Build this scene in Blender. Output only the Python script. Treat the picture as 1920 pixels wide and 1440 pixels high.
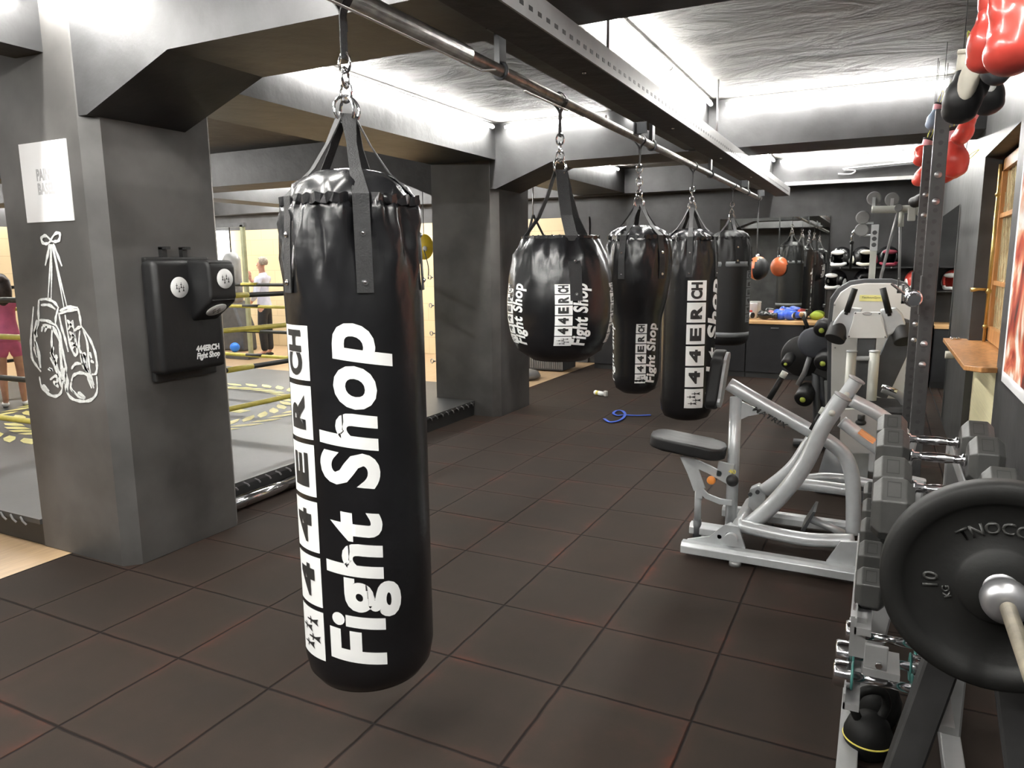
import bpy, bmesh, math, random
from mathutils import Vector, Matrix, Euler
random.seed(7)
PI = math.pi
for o in list(bpy.data.objects): bpy.data.objects.remove(o)
S = bpy.context.scene
COL = S.collection
# ------------------------------------------------------------------ camera
FPX = 1367.46
PITCH, ROLL, YAW = .164621, -.010009, -.466689
CAM = Vector((0, 0, 1.6))
FW = Vector((math.sin(YAW)*math.cos(PITCH), math.cos(YAW)*math.cos(PITCH), -math.sin(PITCH)))
_r = Vector((math.cos(YAW), -math.sin(YAW), 0)); _u = _r.cross(FW)
RT = _r*math.cos(ROLL) + _u*math.sin(ROLL)
UP = -_r*math.sin(ROLL) + _u*math.cos(ROLL)
cd = bpy.data.cameras.new('camera'); cam = bpy.data.objects.new('camera', cd); COL.objects.link(cam)
cd.sensor_width = 36; cd.lens = FPX/1920*36; cd.clip_start = .02; cd.clip_end = 100
M = Matrix((RT, UP, -FW)).transposed().to_4x4(); M.translation = CAM
cam.matrix_world = M
S.camera = cam
# ------------------------------------------------------------------ world, exposure
w = bpy.data.worlds.new('world'); S.world = w; w.use_nodes = True
w.node_tree.nodes['Background'].inputs[0].default_value = (.9, .95, 1, 1)
w.node_tree.nodes['Background'].inputs[1].default_value = .03
vs = S.view_settings; vs.view_transform = 'Standard'; vs.look = 'None'; vs.gamma = 1; vs.use_curve_mapping = False
vs.exposure = .9
LED = 150.0          # emission strength of the tubes

# ------------------------------------------------------------------ materials
MATS = {}
def srgb(r, g, b):
    f = lambda c: (c/255/12.92 if c/255 <= .04045 else ((c/255+.055)/1.055)**2.4)
    return (f(r), f(g), f(b))
def nt(name):
    m = bpy.data.materials.new(name); m.use_nodes = True
    t = m.node_tree; return m, t, t.nodes['Principled BSDF']
def mat(name, col, rough=.5, metal=0, noise=.12, nscale=8, bump=0, bscale=60, spec=.5, coat=0, stretch=None, col2=None, emit=0, trans=0):
    if name in MATS: return MATS[name]
    m, t, b = nt(name)
    b.inputs['Roughness'].default_value = rough; b.inputs['Metallic'].default_value = metal
    b.inputs['Specular IOR Level'].default_value = spec; b.inputs['Coat Weight'].default_value = coat
    tc = t.nodes.new('ShaderNodeTexCoord'); mp = t.nodes.new('ShaderNodeMapping')
    t.links.new(tc.outputs['Object'], mp.inputs['Vector'])
    if stretch: mp.inputs['Scale'].default_value = stretch
    n = t.nodes.new('ShaderNodeTexNoise'); n.inputs['Scale'].default_value = nscale; n.inputs['Detail'].default_value = 5
    t.links.new(mp.outputs['Vector'], n.inputs['Vector'])
    cr = t.nodes.new('ShaderNodeValToRGB')
    a = tuple(c*(1-noise) for c in col); c2 = col2 if col2 else tuple(min(1, c*(1+noise)) for c in col)
    cr.color_ramp.elements[0].position = .35; cr.color_ramp.elements[1].position = .65
    cr.color_ramp.elements[0].color = (*a, 1); cr.color_ramp.elements[1].color = (*c2, 1)
    t.links.new(n.outputs['Fac'], cr.inputs['Fac']); t.links.new(cr.outputs['Color'], b.inputs['Base Color'])
    if bump:
        n2 = t.nodes.new('ShaderNodeTexNoise'); n2.inputs['Scale'].default_value = bscale; n2.inputs['Detail'].default_value = 6
        t.links.new(mp.outputs['Vector'], n2.inputs['Vector'])
        bp = t.nodes.new('ShaderNodeBump'); bp.inputs['Strength'].default_value = bump; bp.inputs['Distance'].default_value = .02
        t.links.new(n2.outputs['Fac'], bp.inputs['Height']); t.links.new(bp.outputs['Normal'], b.inputs['Normal'])
    if emit:
        b.inputs['Emission Color'].default_value = (*col, 1); b.inputs['Emission Strength'].default_value = emit
    if trans: b.inputs['Transmission Weight'].default_value = trans
    MATS[name] = m; return m

BLK = mat('black_paint', (.034, .034, .035), .5, noise=.4, nscale=2.5, bump=.25, bscale=7, spec=.5)
BLKC = mat('black_column_paint', (.085, .081, .078), .5, noise=.35, nscale=2, bump=.12, bscale=5)
SOOT = mat('dark_plaster', (.018, .017, .018), .6, noise=.45, nscale=3, bump=.35, bscale=9)
VINYL = mat('black_vinyl', (.008, .008, .009), .27, noise=.3, nscale=3, bump=.16, bscale=9, spec=.55)
VINYLM = mat('matte_black_vinyl', (.01, .01, .0105), .48, noise=.3, nscale=3, bump=.1, bscale=20)
WEB = mat('black_webbing', (.012, .012, .013), .6, noise=.2, nscale=40, bump=.3, bscale=200)
CHROME = mat('chrome', (.75, .75, .77), .14, 1, noise=.05)
STEEL = mat('galvanised_steel', (.42, .42, .43), .35, .85, noise=.2, nscale=12)
PIPE = mat('worn_pipe', (.3, .28, .26), .38, .75, noise=.35, nscale=14)
SILVER = mat('silver_paint', (.52, .54, .55), .3, .3, noise=.05, nscale=20, coat=.3)
PALE = mat('pale_machine_paint', (.52, .53, .48), .4, .15, noise=.05)
PLATEW = mat('white_machine_panel', (.6, .6, .58), .35, .1, noise=.03, coat=.2)
DGREY = mat('dark_grey_plastic', (.06, .063, .068), .45, noise=.15)
RACKM = mat('black_rack_steel', (.045, .045, .045), .45, .3, noise=.2)
RUB = mat('black_rubber', (.006, .006, .0055), .6, spec=.3, noise=.25, nscale=10, bump=.05, bscale=80)
HEX = mat('hex_rubber', (.042, .042, .04), .42, noise=.15, nscale=15, bump=.05, bscale=90)
GREYP = mat('grey_rack_paint', (.28, .28, .28), .45, .2, noise=.08)
WHITE = mat('white_print', (.8, .8, .79), .5, noise=.02)
BLKP = mat('black_print', (.02, .02, .02), .5, noise=.1)
GREYPR = mat('grey_print', (.2, .21, .22), .5, noise=.05)
PAPER = mat('white_paper', (.85, .85, .86), .6, noise=.01)
CHALK = mat('white_wall_paint', (.72, .74, .73), .7, noise=.15, nscale=60)
RED = mat('red_leather', (.55, .06, .045), .3, noise=.1, bump=.05, bscale=25, coat=.3)
BLUE = mat('blue_leather', (.03, .1, .6), .35, noise=.1, coat=.3)
ORANGE = mat('orange_leather', (.62, .15, .06), .3, noise=.15, nscale=6, coat=.4)
PINK = mat('pink_fabric', (.7, .16, .3), .8, noise=.1, nscale=10)
PINKL = mat('pink_leather', (.75, .35, .4), .4, noise=.1)
SKIN = mat('skin', (.62, .33, .24), .5, noise=.1, nscale=10)
HAIR = mat('dark_hair', (.03, .018, .014), .5, noise=.4, nscale=40)
GHAIR = mat('grey_hair', (.32, .27, .22), .6, noise=.3, nscale=40)
SHIRT = mat('pale_blue_shirt', (.62, .65, .8), .8, noise=.08, nscale=12)
TROUS = mat('black_trousers', (.02, .02, .023), .8, noise=.2)
YEL = mat('yellow_rope', (.72, .62, .12), .5, noise=.08, nscale=20)
BKR = mat('black_rope', (.03, .03, .025), .5, noise=.1)
YELPAD = mat('yellow_pad', (.85, .6, .03), .45, noise=.1)
MATG = mat('grey_ring_canvas', (.06, .06, .06), .45, noise=.2, nscale=1.5, bump=.03)
BLUET = mat('blue_webbing', (.02, .08, .5), .6, noise=.1)
LACE = mat('yellow_lace', (.6, .58, .1), .7, noise=.1)
LINER = mat('cream_liner', (.6, .57, .48), .7, noise=.1)
BRASS = mat('brass', (.5, .36, .14), .3, .9, noise=.15)
OAK = mat('honey_wood', (.42, .2, .07), .4, noise=.25, nscale=6, stretch=(6, 6, .6), coat=.2)
OAKL = mat('counter_edge_wood', (.6, .36, .16), .45, noise=.15, nscale=6, stretch=(.5, 6, 6))
BEECH = mat('wood_floor', (.45, .31, .18), .4, noise=.1, nscale=5, stretch=(8, .8, 1))
MIRR = mat('mirror_glass', (.8, .82, .8), .015, 1, noise=.01)
BEIGE = None

def block_wall():
    m, t, b = nt('beige_block_wall')
    tc = t.nodes.new('ShaderNodeTexCoord'); mp = t.nodes.new('ShaderNodeMapping'); mp.inputs['Rotation'].default_value = (PI/2, 0, 0)
    br = t.nodes.new('ShaderNodeTexBrick'); br.inputs['Scale'].default_value = 1
    br.inputs['Brick Width'].default_value = .6; br.inputs['Row Height'].default_value = .3; br.inputs['Mortar Size'].default_value = .008
    br.inputs['Color1'].default_value = (.62, .49, .3, 1); br.inputs['Color2'].default_value = (.65, .52, .32, 1); br.inputs['Mortar'].default_value = (.55, .43, .26, 1)
    t.links.new(tc.outputs['Object'], mp.inputs[0]); t.links.new(mp.outputs[0], br.inputs['Vector']); t.links.new(br.outputs['Color'], b.inputs['Base Color'])
    b.inputs['Roughness'].default_value = .6
    return m
BEIGE = block_wall()

def floor_mat():
    m, t, b = nt('rubber_tiles'); L = t.links
    tc = t.nodes.new('ShaderNodeTexCoord')
    mp = t.nodes.new('ShaderNodeMapping'); mp.inputs['Location'].default_value = (3.498*2+20, -1.868*2+20, 0); mp.inputs['Scale'].default_value = (2, 2, 1)
    L.new(tc.outputs['Object'], mp.inputs[0])
    nz = t.nodes.new('ShaderNodeTexNoise'); nz.inputs['Scale'].default_value = 3; nz.inputs['Detail'].default_value = 3
    L.new(mp.outputs[0], nz.inputs['Vector'])
    # slight wobble
    sub = t.nodes.new('ShaderNodeVectorMath'); sub.operation = 'SUBTRACT'; sub.inputs[1].default_value = (.5, .5, .5); L.new(nz.outputs['Color'], sub.inputs[0])
    sc = t.nodes.new('ShaderNodeVectorMath'); sc.operation = 'SCALE'; sc.inputs['Scale'].default_value = .022; L.new(sub.outputs[0], sc.inputs[0])
    ad = t.nodes.new('ShaderNodeVectorMath'); ad.operation = 'ADD'; L.new(mp.outputs[0], ad.inputs[0]); L.new(sc.outputs[0], ad.inputs[1])
    fr = t.nodes.new('ShaderNodeVectorMath'); fr.operation = 'FRACTION'; L.new(ad.outputs[0], fr.inputs[0])
    fl = t.nodes.new('ShaderNodeVectorMath'); fl.operation = 'FLOOR'; L.new(ad.outputs[0], fl.inputs[0])
    wn = t.nodes.new('ShaderNodeTexWhiteNoise'); wn.noise_dimensions = '2D'; L.new(fl.outputs[0], wn.inputs['Vector'])
    sx = t.nodes.new('ShaderNodeSeparateXYZ'); L.new(fr.outputs[0], sx.inputs[0])
    def mth(op, a, b_=None):
        n = t.nodes.new('ShaderNodeMath'); n.operation = op
        for i, v in enumerate((a, b_)):
            if v is None: continue
            if isinstance(v, (int, float)): n.inputs[i].default_value = v
            else: L.new(v, n.inputs[i])
        return n.outputs[0]
    ex = mth('MINIMUM', sx.outputs[0], mth('SUBTRACT', 1, sx.outputs[0]))
    ey = mth('MINIMUM', sx.outputs[1], mth('SUBTRACT', 1, sx.outputs[1]))
    e = mth('MINIMUM', ex, ey)
    gv = t.nodes.new('ShaderNodeMapRange'); gv.inputs['From Min'].default_value = .004; gv.inputs['From Max'].default_value = .016; L.new(e, gv.inputs[0])
    # red wear at the tile rims and in patches
    n2 = t.nodes.new('ShaderNodeTexNoise'); n2.inputs['Scale'].default_value = 1.3; n2.inputs['Detail'].default_value = 7; n2.inputs['Roughness'].default_value = .65; L.new(mp.outputs[0], n2.inputs['Vector'])
    rim = t.nodes.new('ShaderNodeMapRange'); rim.inputs['From Min'].default_value = 0; rim.inputs['From Max'].default_value = .14; rim.inputs['To Min'].default_value = .25; rim.inputs['To Max'].default_value = 0; L.new(e, rim.inputs[0])
    s = mth('ADD', n2.outputs['Fac'], rim.outputs[0]); s = mth('ADD', s, mth('MULTIPLY', wn.outputs['Value'], .12))
    cr = t.nodes.new('ShaderNodeValToRGB'); L.new(s, cr.inputs[0])
    E = cr.color_ramp.elements; E[0].position = .42; E[0].color = (.024, .018, .0145, 1); E[1].position = 1.0; E[1].color = (.075, .024, .015, 1)
    x = E.new(.7); x.color = (.029, .0205, .016, 1); x = E.new(.84); x.color = (.038, .022, .017, 1)
    mx = t.nodes.new('ShaderNodeMix'); mx.data_type = 'RGBA'; L.new(gv.outputs[0], mx.inputs[0]); mx.inputs[6].default_value = (.006, .0035, .003, 1); L.new(cr.outputs[0], mx.inputs[7])
    L.new(mx.outputs[2], b.inputs['Base Color']); b.inputs['Roughness'].default_value = .75; b.inputs['Specular IOR Level'].default_value = .12
    n3 = t.nodes.new('ShaderNodeTexNoise'); n3.inputs['Scale'].default_value = 150; L.new(mp.outputs[0], n3.inputs['Vector'])
    h = mth('ADD', mth('MULTIPLY', n3.outputs['Fac'], .12), gv.outputs[0])
    bp = t.nodes.new('ShaderNodeBump'); bp.inputs['Distance'].default_value = .006; bp.inputs['Strength'].default_value = .7; L.new(h, bp.inputs['Height']); L.new(bp.outputs[0], b.inputs['Normal'])
    return m
FLOORM = floor_mat()

def plaster_mat():
    m, t, b = nt('rough_ceiling_plaster'); L = t.links
    tc = t.nodes.new('ShaderNodeTexCoord'); mp = t.nodes.new('ShaderNodeMapping'); mp.inputs['Scale'].default_value = (.8, 1.3, 1); L.new(tc.outputs['Object'], mp.inputs[0])
    n = t.nodes.new('ShaderNodeTexNoise'); n.inputs['Scale'].default_value = 2.2; n.inputs['Detail'].default_value = 9; n.inputs['Roughness'].default_value = .6; n.inputs['Distortion'].default_value = .6; L.new(mp.outputs[0], n.inputs['Vector'])
    cr = t.nodes.new('ShaderNodeValToRGB'); L.new(n.outputs['Fac'], cr.inputs[0]); E = cr.color_ramp.elements
    E[0].position = .33; E[0].color = (.048, .046, .043, 1); E[1].position = .64; E[1].color = (.15, .145, .135, 1)
    L.new(cr.outputs[0], b.inputs['Base Color']); b.inputs['Roughness'].default_value = .75; b.inputs['Specular IOR Level'].default_value = .25
    bp = t.nodes.new('ShaderNodeBump'); bp.inputs['Distance'].default_value = .05; bp.inputs['Strength'].default_value = .9; L.new(n.outputs['Fac'], bp.inputs['Height']); L.new(bp.outputs[0], b.inputs['Normal'])
    return m
PLAST = plaster_mat()
def led_mat(name, col, s):
    m = bpy.data.materials.new(name); m.use_nodes = True; t = m.node_tree; t.nodes.clear()
    e = t.nodes.new('ShaderNodeEmission'); e.inputs[0].default_value = (*col, 1); e.inputs[1].default_value = s
    o = t.nodes.new('ShaderNodeOutputMaterial'); t.links.new(e.outputs[0], o.inputs[0]); return m
LEDM = led_mat('led_tube_glow', (1, .985, .94), LED)
LEDP = led_mat('lit_niche_glow', (1, 1, .94), 3)

# ------------------------------------------------------------------ geometry helpers
def V(*a): return Vector(a)
def ray(x, y): return FW + (x-960)/FPX*RT - (y-720)/FPX*UP
def PY(x, y, Y): d = ray(x, y); return CAM + d*(Y/d.y)            # point of the photo on the vertical plane y = Y
def PX(x, y, X): d = ray(x, y); return CAM + d*(X/d.x)
def PZ(x, y, z): d = ray(x, y); return CAM + d*((z-1.6)/d.z)
def new(): return bmesh.new()
def box(bm, lo, hi, bev=0, rot=None, piv=None):
    lo, hi = Vector(lo), Vector(hi)
    r = bmesh.ops.create_cube(bm, size=1); vs_ = r['verts']
    c = (lo+hi)/2; s = hi-lo
    for v in vs_: v.co = Vector((v.co.x*s.x, v.co.y*s.y, v.co.z*s.z))
    if bev:
        ed = list({e for v in vs_ for e in v.link_edges})
        rr = bmesh.ops.bevel(bm, geom=ed, offset=min(bev, min(s)*.49), segments=2, affect='EDGES', profile=.6)
        vs_ = list({v for f in rr['faces'] for v in f.verts} | {v for v in vs_ if v.is_valid})
    if rot is not None:
        R = rot.to_matrix() if isinstance(rot, Euler) else rot
        for v in vs_: v.co = R @ v.co
    for v in vs_: v.co += c
    return vs_
def frames(pts, closed=False, up=None):
    n = len(pts); T = []
    for i in range(n):
        a = pts[(i-1) % n] if (closed or i > 0) else pts[i]; b = pts[(i+1) % n] if (closed or i < n-1) else pts[i]
        t = (b-a); T.append(t.normalized() if t.length > 1e-9 else V(0, 0, 1))
    if up is None:
        u = V(0, 0, 1) if abs(T[0].z) < .9 else V(1, 0, 0)
    else: u = Vector(up[0]) if isinstance(up, list) else Vector(up)
    out = []
    for i in range(n):
        if up is not None: u = Vector(up[i]) if isinstance(up, list) else Vector(up)
        u = (u - T[i]*u.dot(T[i])); u = u.normalized() if u.length > 1e-6 else V(1, 0, 0)
        out.append((T[i], T[i].cross(u), u))
    return out
def sweep(bm, pts, prof, closed=False, up=None, scale=None, cap=True):
    pts = [Vector(p) for p in pts]; fr = frames(pts, closed, up); rings = []
    for i, (p, (t, a, b)) in enumerate(zip(pts, fr)):
        k = scale[i] if scale else 1
        rings.append([bm.verts.new(p + a*x*k + b*y*k) for x, y in prof])
    m = len(prof); n = len(pts)
    for i in range(n if closed else n-1):
        A, B = rings[i], rings[(i+1) % n]
        for j in range(m):
            f = bm.faces.new((A[j], A[(j+1) % m], B[(j+1) % m], B[j])); f.smooth = m > 8
    if cap and not closed:
        bm.faces.new(rings[0][::-1]); bm.faces.new(rings[-1])
    return rings
def circ(r, n=16, ry=None): ry = ry or r; return [(r*math.cos(2*PI*i/n), ry*math.sin(2*PI*i/n)) for i in range(n)]
def tube(bm, pts, r, n=16, closed=False, scale=None): return sweep(bm, pts, circ(r, n), closed, None, scale)
def ribbon(bm, pts, w, t, up): return sweep(bm, pts, [(-w/2, -t/2), (w/2, -t/2), (w/2, t/2), (-w/2, t/2)], False, up)
def rbar(bm, a, b, w, h, up=(0, 0, 1), r=.006):
    prof = [(-w/2+r, -h/2), (w/2-r, -h/2), (w/2, -h/2+r), (w/2, h/2-r), (w/2-r, h/2), (-w/2+r, h/2), (-w/2, h/2-r), (-w/2, -h/2+r)]
    return sweep(bm, [a, b], prof, False, up)
def smooth_pts(pts, k=6, closed=False):
    pts = [Vector(p) for p in pts]; n = len(pts); out = []
    rng = n if closed else n-1
    for i in range(rng):
        p0 = pts[(i-1) % n] if (closed or i) else pts[0]; p1 = pts[i]; p2 = pts[(i+1) % n]; p3 = pts[(i+2) % n] if (closed or i+2 < n) else pts[-1]
        for j in range(k):
            t = j/k
            out.append(.5*((2*p1)+(-p0+p2)*t+(2*p0-5*p1+4*p2-p3)*t*t+(-p0+3*p1-3*p2+p3)*t**3))
    if not closed: out.append(pts[-1])
    return out
def lathe(bm, prof, c=(0, 0, 0), axis=(0, 0, 1), n=32, fn=None):
    q = V(0, 0, 1).rotation_difference(Vector(axis).normalized()).to_matrix(); c = Vector(c); rings = []
    for r, z in prof:
        ring = []
        for i in range(n):
            a = 2*PI*i/n; rr = r if fn is None else fn(r, z, a)
            ring.append(bm.verts.new(c + q @ V(rr*math.cos(a), rr*math.sin(a), z)))
        rings.append(ring)
    for A, B in zip(rings, rings[1:]):
        for j in range(n):
            f = bm.faces.new((A[j], A[(j+1) % n], B[(j+1) % n], B[j])); f.smooth = True
    for R_, rev in ((rings[0], True), (rings[-1], False)):
        try: bm.faces.new(R_[::-1] if rev else R_)
        except ValueError: pass
    return rings
def cyl(bm, a, b, r, n=20, r2=None):
    a, b = Vector(a), Vector(b); d = b-a; r2 = r if r2 is None else r2
    rg = lathe(bm, [(r, 0), (r2, d.length)], a, d, n); return rg
def ball(bm, c, r, seg=20, sc=(1, 1, 1), rot=None):
    rr = bmesh.ops.create_uvsphere(bm, u_segments=seg, v_segments=max(8, seg//2), radius=r)
    for v in rr['verts']:
        v.co = V(v.co.x*sc[0], v.co.y*sc[1], v.co.z*sc[2])
        if rot is not None: v.co = rot @ v.co
        v.co += Vector(c)
        for f in v.link_faces: f.smooth = True
    return rr['verts']
def ring(bm, c, R, r, nrm=(0, 1, 0), n=28, m=8, sx=1, sy=1):
    q = V(0, 0, 1).rotation_difference(Vector(nrm).normalized()).to_matrix()
    pts = [Vector(c) + q @ V(R*sx*math.cos(2*PI*i/n), R*sy*math.sin(2*PI*i/n), 0) for i in range(n)]
    return sweep(bm, pts, circ(r, m), True, [q @ V(0, 0, 1)]*n)
def extr(bm, outline, ax, d0, d1, holes=None):
    """outline in the two other axes, extruded along ax (0,1,2) from d0 to d1"""
    def mk(p, d):
        l = list(p); l.insert(ax, d); return Vector(l)
    A = [bm.verts.new(mk(p, d0)) for p in outline]; B = [bm.verts.new(mk(p, d1)) for p in outline]
    n = len(outline)
    f1 = bm.faces.new(A); f2 = bm.faces.new(B[::-1])
    for i in range(n): bm.faces.new((A[i], B[i], B[(i+1) % n], A[(i+1) % n]))
    return A+B
def fin(bm, name, m, parent=None, smooth=None, bev=0):
    bmesh.ops.recalc_face_normals(bm, faces=bm.faces[:])
    me = bpy.data.meshes.new(name); bm.to_mesh(me); bm.free()
    me.materials.append(m)
    if smooth is not None:
        for p in me.polygons: p.use_smooth = smooth
    o = bpy.data.objects.new(name, me); COL.objects.link(o)
    if parent: o.parent = parent
    if bev:
        md = o.modifiers.new('bevel', 'BEVEL'); md.width = bev; md.segments = 2; md.limit_method = 'ANGLE'
    return o
def tag(o, label=None, cat=None, group=None, kind=None):
    if label: o['label'] = label
    if cat: o['category'] = cat
    if group: o['group'] = group
    if kind: o['kind'] = kind
    return o
def thing(name, label, cat, loc=(0, 0, 0), group=None, rz=0):
    o = bpy.data.objects.new(name, None); COL.objects.link(o); o.location = loc; o.rotation_euler = (0, 0, rz); o.empty_display_size = .1
    return tag(o, label, cat, group)
def part(root, name, bm, m, smooth=None, bev=0, label=None, world=True):
    """bm given in world coordinates; rebased to the root's origin"""
    if world:
        r = root; off = V(0, 0, 0)
        while r: off += Vector(r.location); r = r.parent
        bmesh.ops.translate(bm, verts=bm.verts[:], vec=-off)
    o = fin(bm, name, m, root, smooth, bev)
    if label: o['label'] = label
    return o
def struct(name, bm, m, label=None, cat=None, **k):
    o = fin(bm, name, m, None, **k); tag(o, label, cat, kind='structure'); return o
def kids(o): return [c for c in bpy.data.objects if c.parent == o]
def dup(root, loc, rz=None, label=None, group=None, rot=None, sc=None):
    def cp(o, p):
        c = o.copy(); COL.objects.link(c); c.parent = p
        for k in kids(o): cp(k, c)
        return c
    c = cp(root, None); c.location = loc
    if rz is not None: c.rotation_euler = (0, 0, rz)
    if rot is not None: c.rotation_euler = rot
    if sc: c.scale = (sc, sc, sc)
    if label: c['label'] = label
    if group: c['group'] = group
    return c
FONTCACHE = {}
def text_bm(txt, size=1, bold=.02, shear=0, ls=1.0, sx=1.0):
    cu = bpy.data.curves.new('t', 'FONT'); cu.body = txt; cu.size = size; cu.shear = shear; cu.offset = bold*size; cu.space_character = ls
    cu.resolution_u = 4
    o = bpy.data.objects.new('t', cu); COL.objects.link(o); bpy.context.view_layer.update()
    me = o.evaluated_get(bpy.context.evaluated_depsgraph_get()).to_mesh()
    bm = bmesh.new(); bm.from_mesh(me)
    bpy.data.objects.remove(o); bpy.data.curves.remove(cu)
    for v in bm.verts: v.co.x *= sx
    return bm
def fitbm(bm, x0, y0, x1, y1):
    xs = [v.co.x for v in bm.verts]; ys = [v.co.y for v in bm.verts]
    a, b, c, d = min(xs), max(xs), min(ys), max(ys)
    for v in bm.verts: v.co = V(x0+(v.co.x-a)/(b-a)*(x1-x0), y0+(v.co.y-c)/(d-c)*(y1-y0), 0)
    return bm
def addto(bm, src, f=None):
    me = bpy.data.meshes.new('x'); src.to_mesh(me); src.free()
    n = len(bm.verts); bm.from_mesh(me); bpy.data.meshes.remove(me); bm.verts.ensure_lookup_table()
    if f:
        for v in bm.verts[n:]: v.co = f(v.co)
def slice_bm(bm, step, axis=0):
    xs = [v.co[axis] for v in bm.verts]; a, b = min(xs), max(xs); k = math.floor(a/step)+1
    while k*step < b:
        no = V(0, 0, 0); no[axis] = 1; co = V(0, 0, 0); co[axis] = k*step
        bmesh.ops.bisect_plane(bm, geom=bm.verts[:]+bm.edges[:]+bm.faces[:], plane_co=co, plane_no=no); k += 1
def flat_letters(txt, x0, y0, x1, y1, **k): return fitbm(text_bm(txt, **k), x0, y0, x1, y1)
def blade_mark(bm, cx, cy, s):
    """the little jagged mark of the makers: four crossed blades"""
    for dx, dy, fl in ((-.36, .12, -1), (-.13, -.2, 1), (.11, .2, -1), (.34, -.12, 1)):
        pts = [(-.02, .3), (.02, .3), (.03, .1), (.1, .12), (.1, .06), (.035, .04), (.03, -.05), (.1, -.32), (0, -.26), (-.1, -.32), (-.03, -.05), (-.035, .04), (-.1, .06), (-.1, .12), (-.03, .1)]
        bm.faces.new([bm.verts.new((cx+(x*fl+dx)*s, cy+(y+dy)*s*.9, 0)) for x, y in pts])
# ================================================================== STRUCTURE
ZB, ZC = 2.55, 2.95             # soffit of beams, ceiling
XR = .62; YB = 11.0
bm = new(); box(bm, (-4.01, -3, -.06), (1.1, 11.2, 0)); struct('floor', bm, FLOORM)
bm = new(); box(bm, (-14, -3, -.08), (-4.01, 11.6, -.004)); struct('floor', bm, BEECH)
bm = new(); box(bm, (-3.5, -3, ZC), (1.1, 11.2, ZC+.1)); struct('ceiling', bm, PLAST)
bm = new(); box(bm, (-14, -3, ZC), (-3.5, 11.6, ZC+.1)); struct('ceiling', bm, SOOT)
# back wall: black part, beige part, dark band
bm = new(); box(bm, (-4.15, YB, 0), (1.1, YB+.15, ZC)); struct('wall_back', bm, BLK)
bm = new(); box(bm, (-14, YB, 0), (-4.55, YB+.15, 2.3)); struct('wall_back', bm, BEIGE)
bm = new(); box(bm, (-14, YB, 2.3), (-4.15, YB+.15, ZC)); box(bm, (-4.55, YB-.03, 0), (-4.15, YB+.15, 2.3)); struct('wall_back', bm, mat('grey_plaster', (.06, .06, .062), .6, noise=.3, nscale=2, bump=.1))
bm = new(); box(bm, (-14.1, -3, 0), (-13.6, 11.2, 2.3)); struct('wall_left', bm, BEIGE)
bm = new(); box(bm, (-14.1, -3, 2.3), (-13.6, 11.2, ZC)); struct('wall_left', bm, MATS['grey_plaster'])
bm = new(); box(bm, (-14, -3.1, 0), (1.1, -3, ZC)); struct('wall_front', bm, BLK)
# right wall with a deep window recess (opening y 4.93..6.5, z to 2.3)
YN, YF = 4.93, 6.5
bm = new()
box(bm, (XR, -3, 0), (XR+.45, YN, ZC)); box(bm, (XR, YF, 0), (XR+.45, 11.15, ZC)); box(bm, (XR, YN, 2.33), (XR+.45, YF, ZC)); box(bm, (XR+.3, YN, 2.28), (XR+.45, YF, 2.34))
bmesh.ops.remove_doubles(bm, verts=bm.verts[:], dist=1e-5)
struct('wall_right', bm, BLK)
bm = new(); box(bm, (XR+.05, YN, 0), (XR+.3, YF, .95)); struct('wall_right', bm, mat('cream_boarding', (.72, .66, .42), .5, noise=.06, nscale=6, stretch=(1, .4, 12)))
# window: frame, panes, sill
wx = XR+.11
bm = new()
for y0, y1 in ((YN, YN+.06), (YF-.07, YF), ((YN+YF)/2-.05, (YN+YF)/2+.05)): box(bm, (wx, y0, 1.0), (wx+.06, y1, 2.3))
for z0, z1 in ((1.0, 1.1), (2.22, 2.3)): box(bm, (wx, YN, z0), (wx+.06, YF, z1))
for z in (1.42, 1.9): box(bm, (wx+.005, YN, z-.015), (wx+.05, YF, z+.015))
wf = struct('window_1', bm, OAK)
bm = new(); box(bm, (wx+.03, YN, 1.05), (wx+.034, YF, 2.28)); pane = fin(bm, 'pane', mat('amber_leaded_glass', (.36, .27, .15), .12, noise=.3, nscale=3, bump=.3, bscale=12), wf)
bm = new()
for k in range(-6, 14):
    for s in (1, -1):
        y = YN+k*.16
        a = [V(wx+.026, y+s*t*.5, 1.05+t*1.2) for t in (0, 1)]
        a = [V(p.x, min(max(p.y, YN), YF), p.z) for p in a]
        if abs(a[0].y-a[1].y) > .02: rbar(bm, a[0], a[1], .003, .003, up=(1, 0, 0), r=.001)
fin(bm, 'lead_strips', mat('lead_came', (.4, .36, .22), .5, .2), wf)
bm = new()
extr(bm, [(XR-.16, YF+.12), (XR-.16, YN+.02), (XR-.08, YN-.06), (XR+.15, YN+.0), (XR+.15, YF-.0), (XR, YF), (XR, YF+.12)], 2, .955, .985)
fin(bm, 'window_sill', OAK, wf, bev=.004)
bt = thing('window_bolt', 'tall brass rod bolt with lever handle on the window frame', 'window bolt', (XR+.085, YF-.12, 1.0))
bm = new(); cyl(bm, (XR+.085, YF-.12, .99), (XR+.085, YF-.12, 2.26), .011); ball(bm, (XR+.085, YF-.12, 2.05), .018); ball(bm, (XR+.085, YF-.12, 1.1), .018); part(bt, 'rod', bm, BRASS)
bm = new(); ball(bm, (XR+.085, YF-.12, 1.36), .022); tube(bm, [V(XR+.085, YF-.12, 1.37), V(XR+.02, YF-.14, 1.375), V(XR-.03, YF-.15, 1.37)], .011, scale=[.8, 1, 1.5]); part(bt, 'lever', bm, BRASS)
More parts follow.
